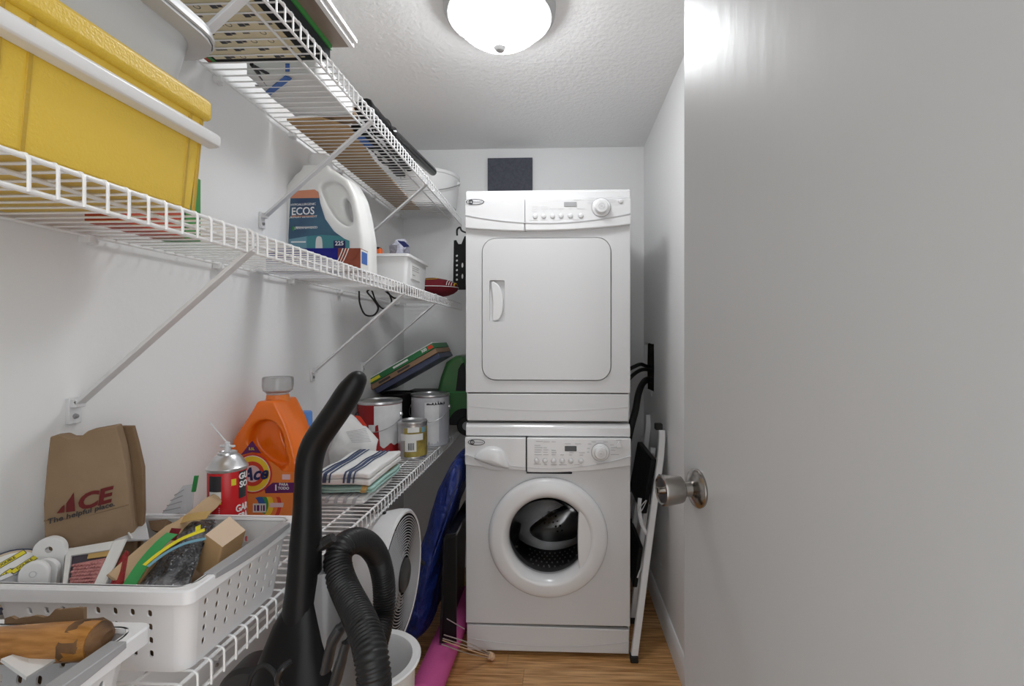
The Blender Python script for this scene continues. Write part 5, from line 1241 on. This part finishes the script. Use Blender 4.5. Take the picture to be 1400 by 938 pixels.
# ---- round fan
fc = Vector((-.445, 1.30, .497)); FR = .174
fa = thing('floor_fan', 'white round floor fan with a dark spiral grille under the wire shelf', 'fan', (fc.x - .07, fc.y, 0))
FM = lambda prof, seg=56, cap=False: MB().lathe(prof, fc, 'x', seg, cap)
obj('housing', FM([(.02, -.150), (.09, -.148), (.128, -.138), (.150, -.115), (FR - .008, -.06), (FR, -.02), (FR, .004), (FR - .006, .010), (FR - .012, .008), (FR - .0125, .0)]), 'fan_white', fa, world=True)
obj('shroud', FM([(FR - .0122, .008), (FR - .018, -.03), (.06, -.10), (.02, -.10)]), 'black_plastic', fa, world=True)
obj('fan_back', FM([(.155, -.032), (.05, -.095), (.001, -.095)]), 'gap_black', fa, world=True)
gl = obj('grille', FM([(.040, .010), (.040, .013)]), 'grey_plastic', fa, world=True)
for k in range(15):
    r_ = .052 + k * .0073
    obj('grille_ring', MB().tube([fc + Vector((.012 - .004 * (k / 15) , r_ * math.cos(t), r_ * math.sin(t))) for t in lin(0, 2 * PI, 48)][:-1], .0016, 6, closed=True), 'grey_plastic', gl, world=True)
for k in range(12):
    t = 2 * PI * k / 12
    obj('grille_spoke', MB().tube([fc + Vector((.010, .03 * math.cos(t), .03 * math.sin(t))), fc + Vector((.007, .158 * math.cos(t + .35), .158 * math.sin(t + .35)))], .0016, 6), 'dark_grey_plastic', gl, world=True)
obj('centre_cap', FM([(.044, .008), (.044, .016), (.036, .02), (.001, .021)]), 'dark_grey_plastic', fa, world=True)
for k in range(5):
    t0 = 2 * PI * k / 5; rg = []
    for r_ in (.03, .08, .125, .145):
        rg.append([fc + Vector((-.03 + dx_ * .05, r_ * math.cos(t0 + a), r_ * math.sin(t0 + a))) for dx_, a in ((-.3, -.28), (.3, .28), (.26, .30), (-.34, -.26))])
    obj('blade', MB().loft(rg), 'grey_plastic', fa, world=True)
obj('stand_neck', MB().loft([[Vector((fc.x - .09 + sx * a, fc.y + sy * b, z)) for sx, sy in ((-1, -1), (1, -1), (1, 1), (-1, 1))] for a, b, z in ((.035, .05, .03), (.03, .04, .2), (.035, .06, fc.z - .15))]), 'fan_white', fa, world=True, bevel=.008)
obj('stand_base', MB().prism([rrect(fc.x - .19, fc.y - .13, fc.x + .02, fc.y + .13, .06, 6)], 0, .032, lambda u, v, q_: Vector((u, v, q_))), 'fan_white', fa, world=True, bevel=.008)
obj('carry_tag', MB().box((fc.x - .052, fc.y - .004, fc.z + FR - .012), (fc.x - .04, fc.y + .004, fc.z + FR + .001)), 'rubber', fa, world=True)

# ---- white waste bin
wp = S(506, 900, 1.08); wr_r = .112; wz = CAMZ + (HOR - 902) / F * 1.08
wt = thing('waste_bin', 'round white waste bin with a wide rim behind the vacuum cleaner', 'bin', (wp.x, wp.y, 0))
obj('bin_body', MB().lathe([(0, .001), (.085, .001), (.088, .006), (wr_r - .012, wz - .02), (wr_r - .010, wz - .006), (wr_r, wz - .004), (wr_r + .001, wz), (wr_r - .002, wz + .003), (wr_r - .018, wz + .002), (wr_r - .022, wz - .010), (.082, .010), (0, .008)], (0, 0, 0), 'z', 48, cap=False), 'white_plastic', wt)

# ---- blue padded bag leaning on the washer
cb_ = [(-.555, .085), (-.548, .18), (-.530, .30), (-.500, .42), (-.468, .53), (-.432, .63), (-.392, .705), (-.362, .715), (-.352, .66), (-.380, .56), (-.412, .45), (-.426, .33), (-.444, .20), (-.472, .115), (-.51, .075)]
cb_ = sm2(cb_, 3)
cen2 = (-.455, .39); rings = []
y0, y1 = 1.60, 1.98
for k_ in range(13):
    t = k_ / 12; e = (1 - abs(2 * t - 1) ** 3) ** .4 if 0 < k_ < 12 else .04; e = max(e, .04)
    rr_ = []
    for (a, b) in cb_:
        # shrink towards the lengthwise centre line
        cz_ = min(max(b, .16), .62); cx_ = -.512 + (cz_ - .16) * .30
        rr_.append(Vector((cx_ + (a - cx_) * e, y0 + (y1 - y0) * t, cz_ + (b - cz_) * (.45 + .55 * e))))
    rings.append(rr_)
mb = MB().loft(rings)
mb.shift(lambda p: p + Vector((.011 * noise.noise(Vector((p.x * 14, p.y * 12, p.z * 20))), 0, .008 * noise.noise(p * 18))))
mb.shift(lambda p: Vector((min(p.x, -.347), p.y, p.z)))
bg = thing('padded_bag', 'dark blue nylon padded bag leaning between fan and washing machine', 'bag', (-.5, 1.8, .05))
obj('bag_body', mb, 'blue_nylon', bg, world=True, sub=1, ang=80)
obj('seam', MB().tube(smoothpath([S(625, 668, 1.585), S(610, 712, 1.575), S(590, 770, 1.57), S(574, 830, 1.575)], 8), .0022, 6), 'blue_nylon', bg, world=True)
obj('strap', MB().tube(smoothpath([S(565, 757, 1.58), S(570, 764, 1.57), S(580, 771, 1.575)], 5), [.006] * 4 + [.008] * 4 + [.006] * 3, 10), 'rubber', bg, world=True)

# ---- pink mat
m0 = Wz(572, 945, .055); m1 = Vector((-.400, 1.99, .055))
m0 = Vector((-.418, 1.42, .053))
mt_ = thing('foam_mat', 'rolled pink foam mat lying on the wood floor', 'mat', (-.41, 1.7, 0))
axm = (m1 - m0).normalized()
obj('roll', MB().tube([m0, m0 + axm * .004, m1 - axm * .004, m1], [.046, .050, .050, .046], 36), 'pink_foam', mt_, world=True)
sp_ = []
for i in range(80):
    t = i / 79 * 6 * PI; r_ = .008 + .040 * i / 79; sp_.append(m0 - axm * .0005 + Vector((r_ * math.cos(t), 0, r_ * math.sin(t))))
obj('spiral_edge', MB().tube(sp_, .0012, 5), 'can_red', mt_, world=True)

# ---- black tray
tb_ = thing('plastic_tray', 'black plastic tray on edge between blue bag and washing machine', 'tray', (-.37, 1.75, .1))
A_ = [S(607, 752, 1.62), S(634, 735, 1.70)]
pr = sm2([(-.412, .110), (-.398, .470), (-.392, .484), (-.380, .486), (-.352, .492), (-.352, .478), (-.376, .470), (-.384, .460), (-.396, .112)], 1)
obj('tray_shell', MB().prism([pr], 1.60, 1.95, lambda u, v, q_: Vector((u, q_, v))), 'black_gloss', tb_, world=True, bevel=.003, seg=3)
obj('tray_side', MB().prism([[(-.404, .112), (-.352, .112), (-.352, .478), (-.388, .47)]], 1.60, 1.606, lambda u, v, q_: Vector((u, q_, v))), 'black_plastic', tb_, world=True, bevel=.002)

# ---- wire fork with wooden end
we = S(671, 897, 1.69); we.z = max(we.z, .014)
wk = thing('wire_fork', 'thin wire prongs joined in a pale wooden end block on the floor', 'wire tool', (we.x, we.y, 0))
db = (S(607, 868, 1.56) - we).normalized()
ends = [S(607, 868, 1.57), S(605.5, 873, 1.56), S(605, 875.5, 1.56), S(604, 881, 1.55)]
obj('wooden_end', MB().tube([we - db * .010, we - db * .006, we + db * .006, we + db * .010], [.014, .017, .017, .014], 16, sq=.75), 'wood_knob', wk, world=True)
for k, e_ in enumerate(ends):
    st = we + Vector((-.002 + .001 * k, 0, .010 - .006 * k)); md = st.lerp(e_, .5) + Vector((0, 0, .006 - .004 * k))
    obj('prong', MB().tube(smoothpath([st, md, e_], 6), .0018, 8), 'wood_knob' if k in (2,) else 'tin', wk, world=True)
obj('loose_prong', MB().tube([S(611, 846, 1.56), S(635, 860, 1.575)], .0016, 8), 'tin', wk, world=True)

# ---- folding step ladder
f0 = Wz(864, 902, .004); tp_ = S(905, 588, 1.84); tp_.x = min(tp_.x, XR - .022)
ld = thing('step_ladder', 'folded white metal step stool leaning on the wall beside the washing machine', 'step ladder', (f0.x, f0.y, 0))
def bar(pts, wdt, dep):
    """rectangular tube: wide along y, dep across"""
    pts = [Vector(p) for p in pts]; rings = []
    for i, p_ in enumerate(pts):
        t = (pts[min(i + 1, len(pts) - 1)] - pts[max(i - 1, 0)]).normalized(); yv = Vector((0, 1, 0)); yv = (yv - t * yv.dot(t)).normalized(); xv = t.cross(yv)
        rings.append([p_ + xv * a * dep + yv * b * wdt for a, b in ((-.5, -.5), (.5, -.5), (.5, .5), (-.5, .5))])
    return MB().loft(rings)
f0.z = .012; f0.x += .007
mid = f0.lerp(tp_, .55) + Vector((.004, 0, 0))
st1 = smoothpath([f0, mid, f0.lerp(tp_, .80) + Vector((.008, 0, 0)), f0.lerp(tp_, .93) + Vector((.006, 0, 0)), tp_], 6)
obj('front_leg', bar(st1, .022, .024), 'steel_white', ld, world=True, bevel=.003)
dyl = Vector((.014, .36, 0))
obj('front_leg', bar([q_ + dyl for q_ in st1], .022, .024), 'steel_white', ld, world=True, bevel=.003)
obj('foot', MB().box((-.014, -.014, -.012), (.014, .014, .012)).shift(lambda p: p + f0), 'rubber', ld, world=True, bevel=.003)
obj('foot', MB().box((-.014, -.014, -.012), (.014, .014, .012)).shift(lambda p: p + f0 + dyl), 'rubber', ld, world=True, bevel=.003)
obj('top_cap', MB().box((-.016, -.014, -.012), (.012, .014, .012)).shift(lambda p: p + tp_ + Vector((-.008, .012, .012))), 'rubber', ld, world=True, bevel=.003)
r0 = Wz(866, 853, .015); r1_ = S(893, 612, 1.98)
r0.x = max(r0.x, .276); r0.y = 1.93
obj('rear_leg', bar([r0, r0.lerp(r1_, .5), r1_], .020, .020), 'steel_white', ld, world=True, bevel=.003)
obj('rear_leg', bar([r0 + Vector((0, .22, 0)), r1_ + Vector((0, .22, 0))], .020, .020), 'steel_white', ld, world=True, bevel=.003)
for q_ in (r0, r0 + Vector((0, .22, 0))): obj('foot', MB().box((-.012, -.012, -.014), (.012, .012, .010)).shift(lambda p: p + q_), 'rubber', ld, world=True, bevel=.003)
stp = [S(892, 628, 1.90), S(879, 700, 1.86)]
obj('step', MB().box((-.010, -.02, 0), (.012, .30, .005 + (stp[0] - stp[1]).length), lambda p: Vector((stp[1].x + p.x + (stp[0].x - stp[1].x) * p.z / .25, stp[1].y + p.y, stp[1].z + p.z))), 'black_plastic', ld, world=True, bevel=.004)
stp = [S(884, 755, 1.84), S(872, 815, 1.80)]
obj('step', MB().box((-.010, -.0, 0), (.008, .30, (stp[0] - stp[1]).length), lambda p: Vector((max(stp[1].x, .275) + p.x + .03 * p.z / .2, stp[1].y + .06 + p.y, stp[1].z + p.z))), 'black_plastic', ld, world=True, bevel=.004)
obj('hinge_plate', MB().tube([S(894, 655, 1.83), S(890, 690, 1.82)], [.010, .008], 8, sq=.5), 'dark_grey_plastic', ld, world=True)
obj('brace', MB().tube(smoothpath([S(875, 681, 1.80), S(874, 695, 1.79), S(877, 715, 1.78), S(884, 729, 1.775), S(890, 735, 1.775)], 5), .0075, 10), 'steel_white', ld, world=True)
obj('brace_rod', MB().tube([S(884, 745, 1.79), S(878, 772, 1.77), S(871.5, 790, 1.76)], .0028, 8), 'steel_white', ld, world=True)
obj('spring_wire', MB().tube(smoothpath([S(872, 698, 1.775), S(878, 690, 1.775), S(884, 684, 1.775), S(878, 697, 1.775), S(873, 702, 1.775)], 4), .0018, 6), 'tin', ld, world=True)
obj('pivot_bolt', MB().lathe([(0, -.012), (.005, -.012), (.005, 0), (0, 0)], S(892, 621, 1.955), 'y', 12), 'screw', ld, world=True)
obj('latch_bolt', MB().tube([S(900, 649, 1.80), S(907, 650, 1.80)], .004, 8), 'rubber', ld, world=True)
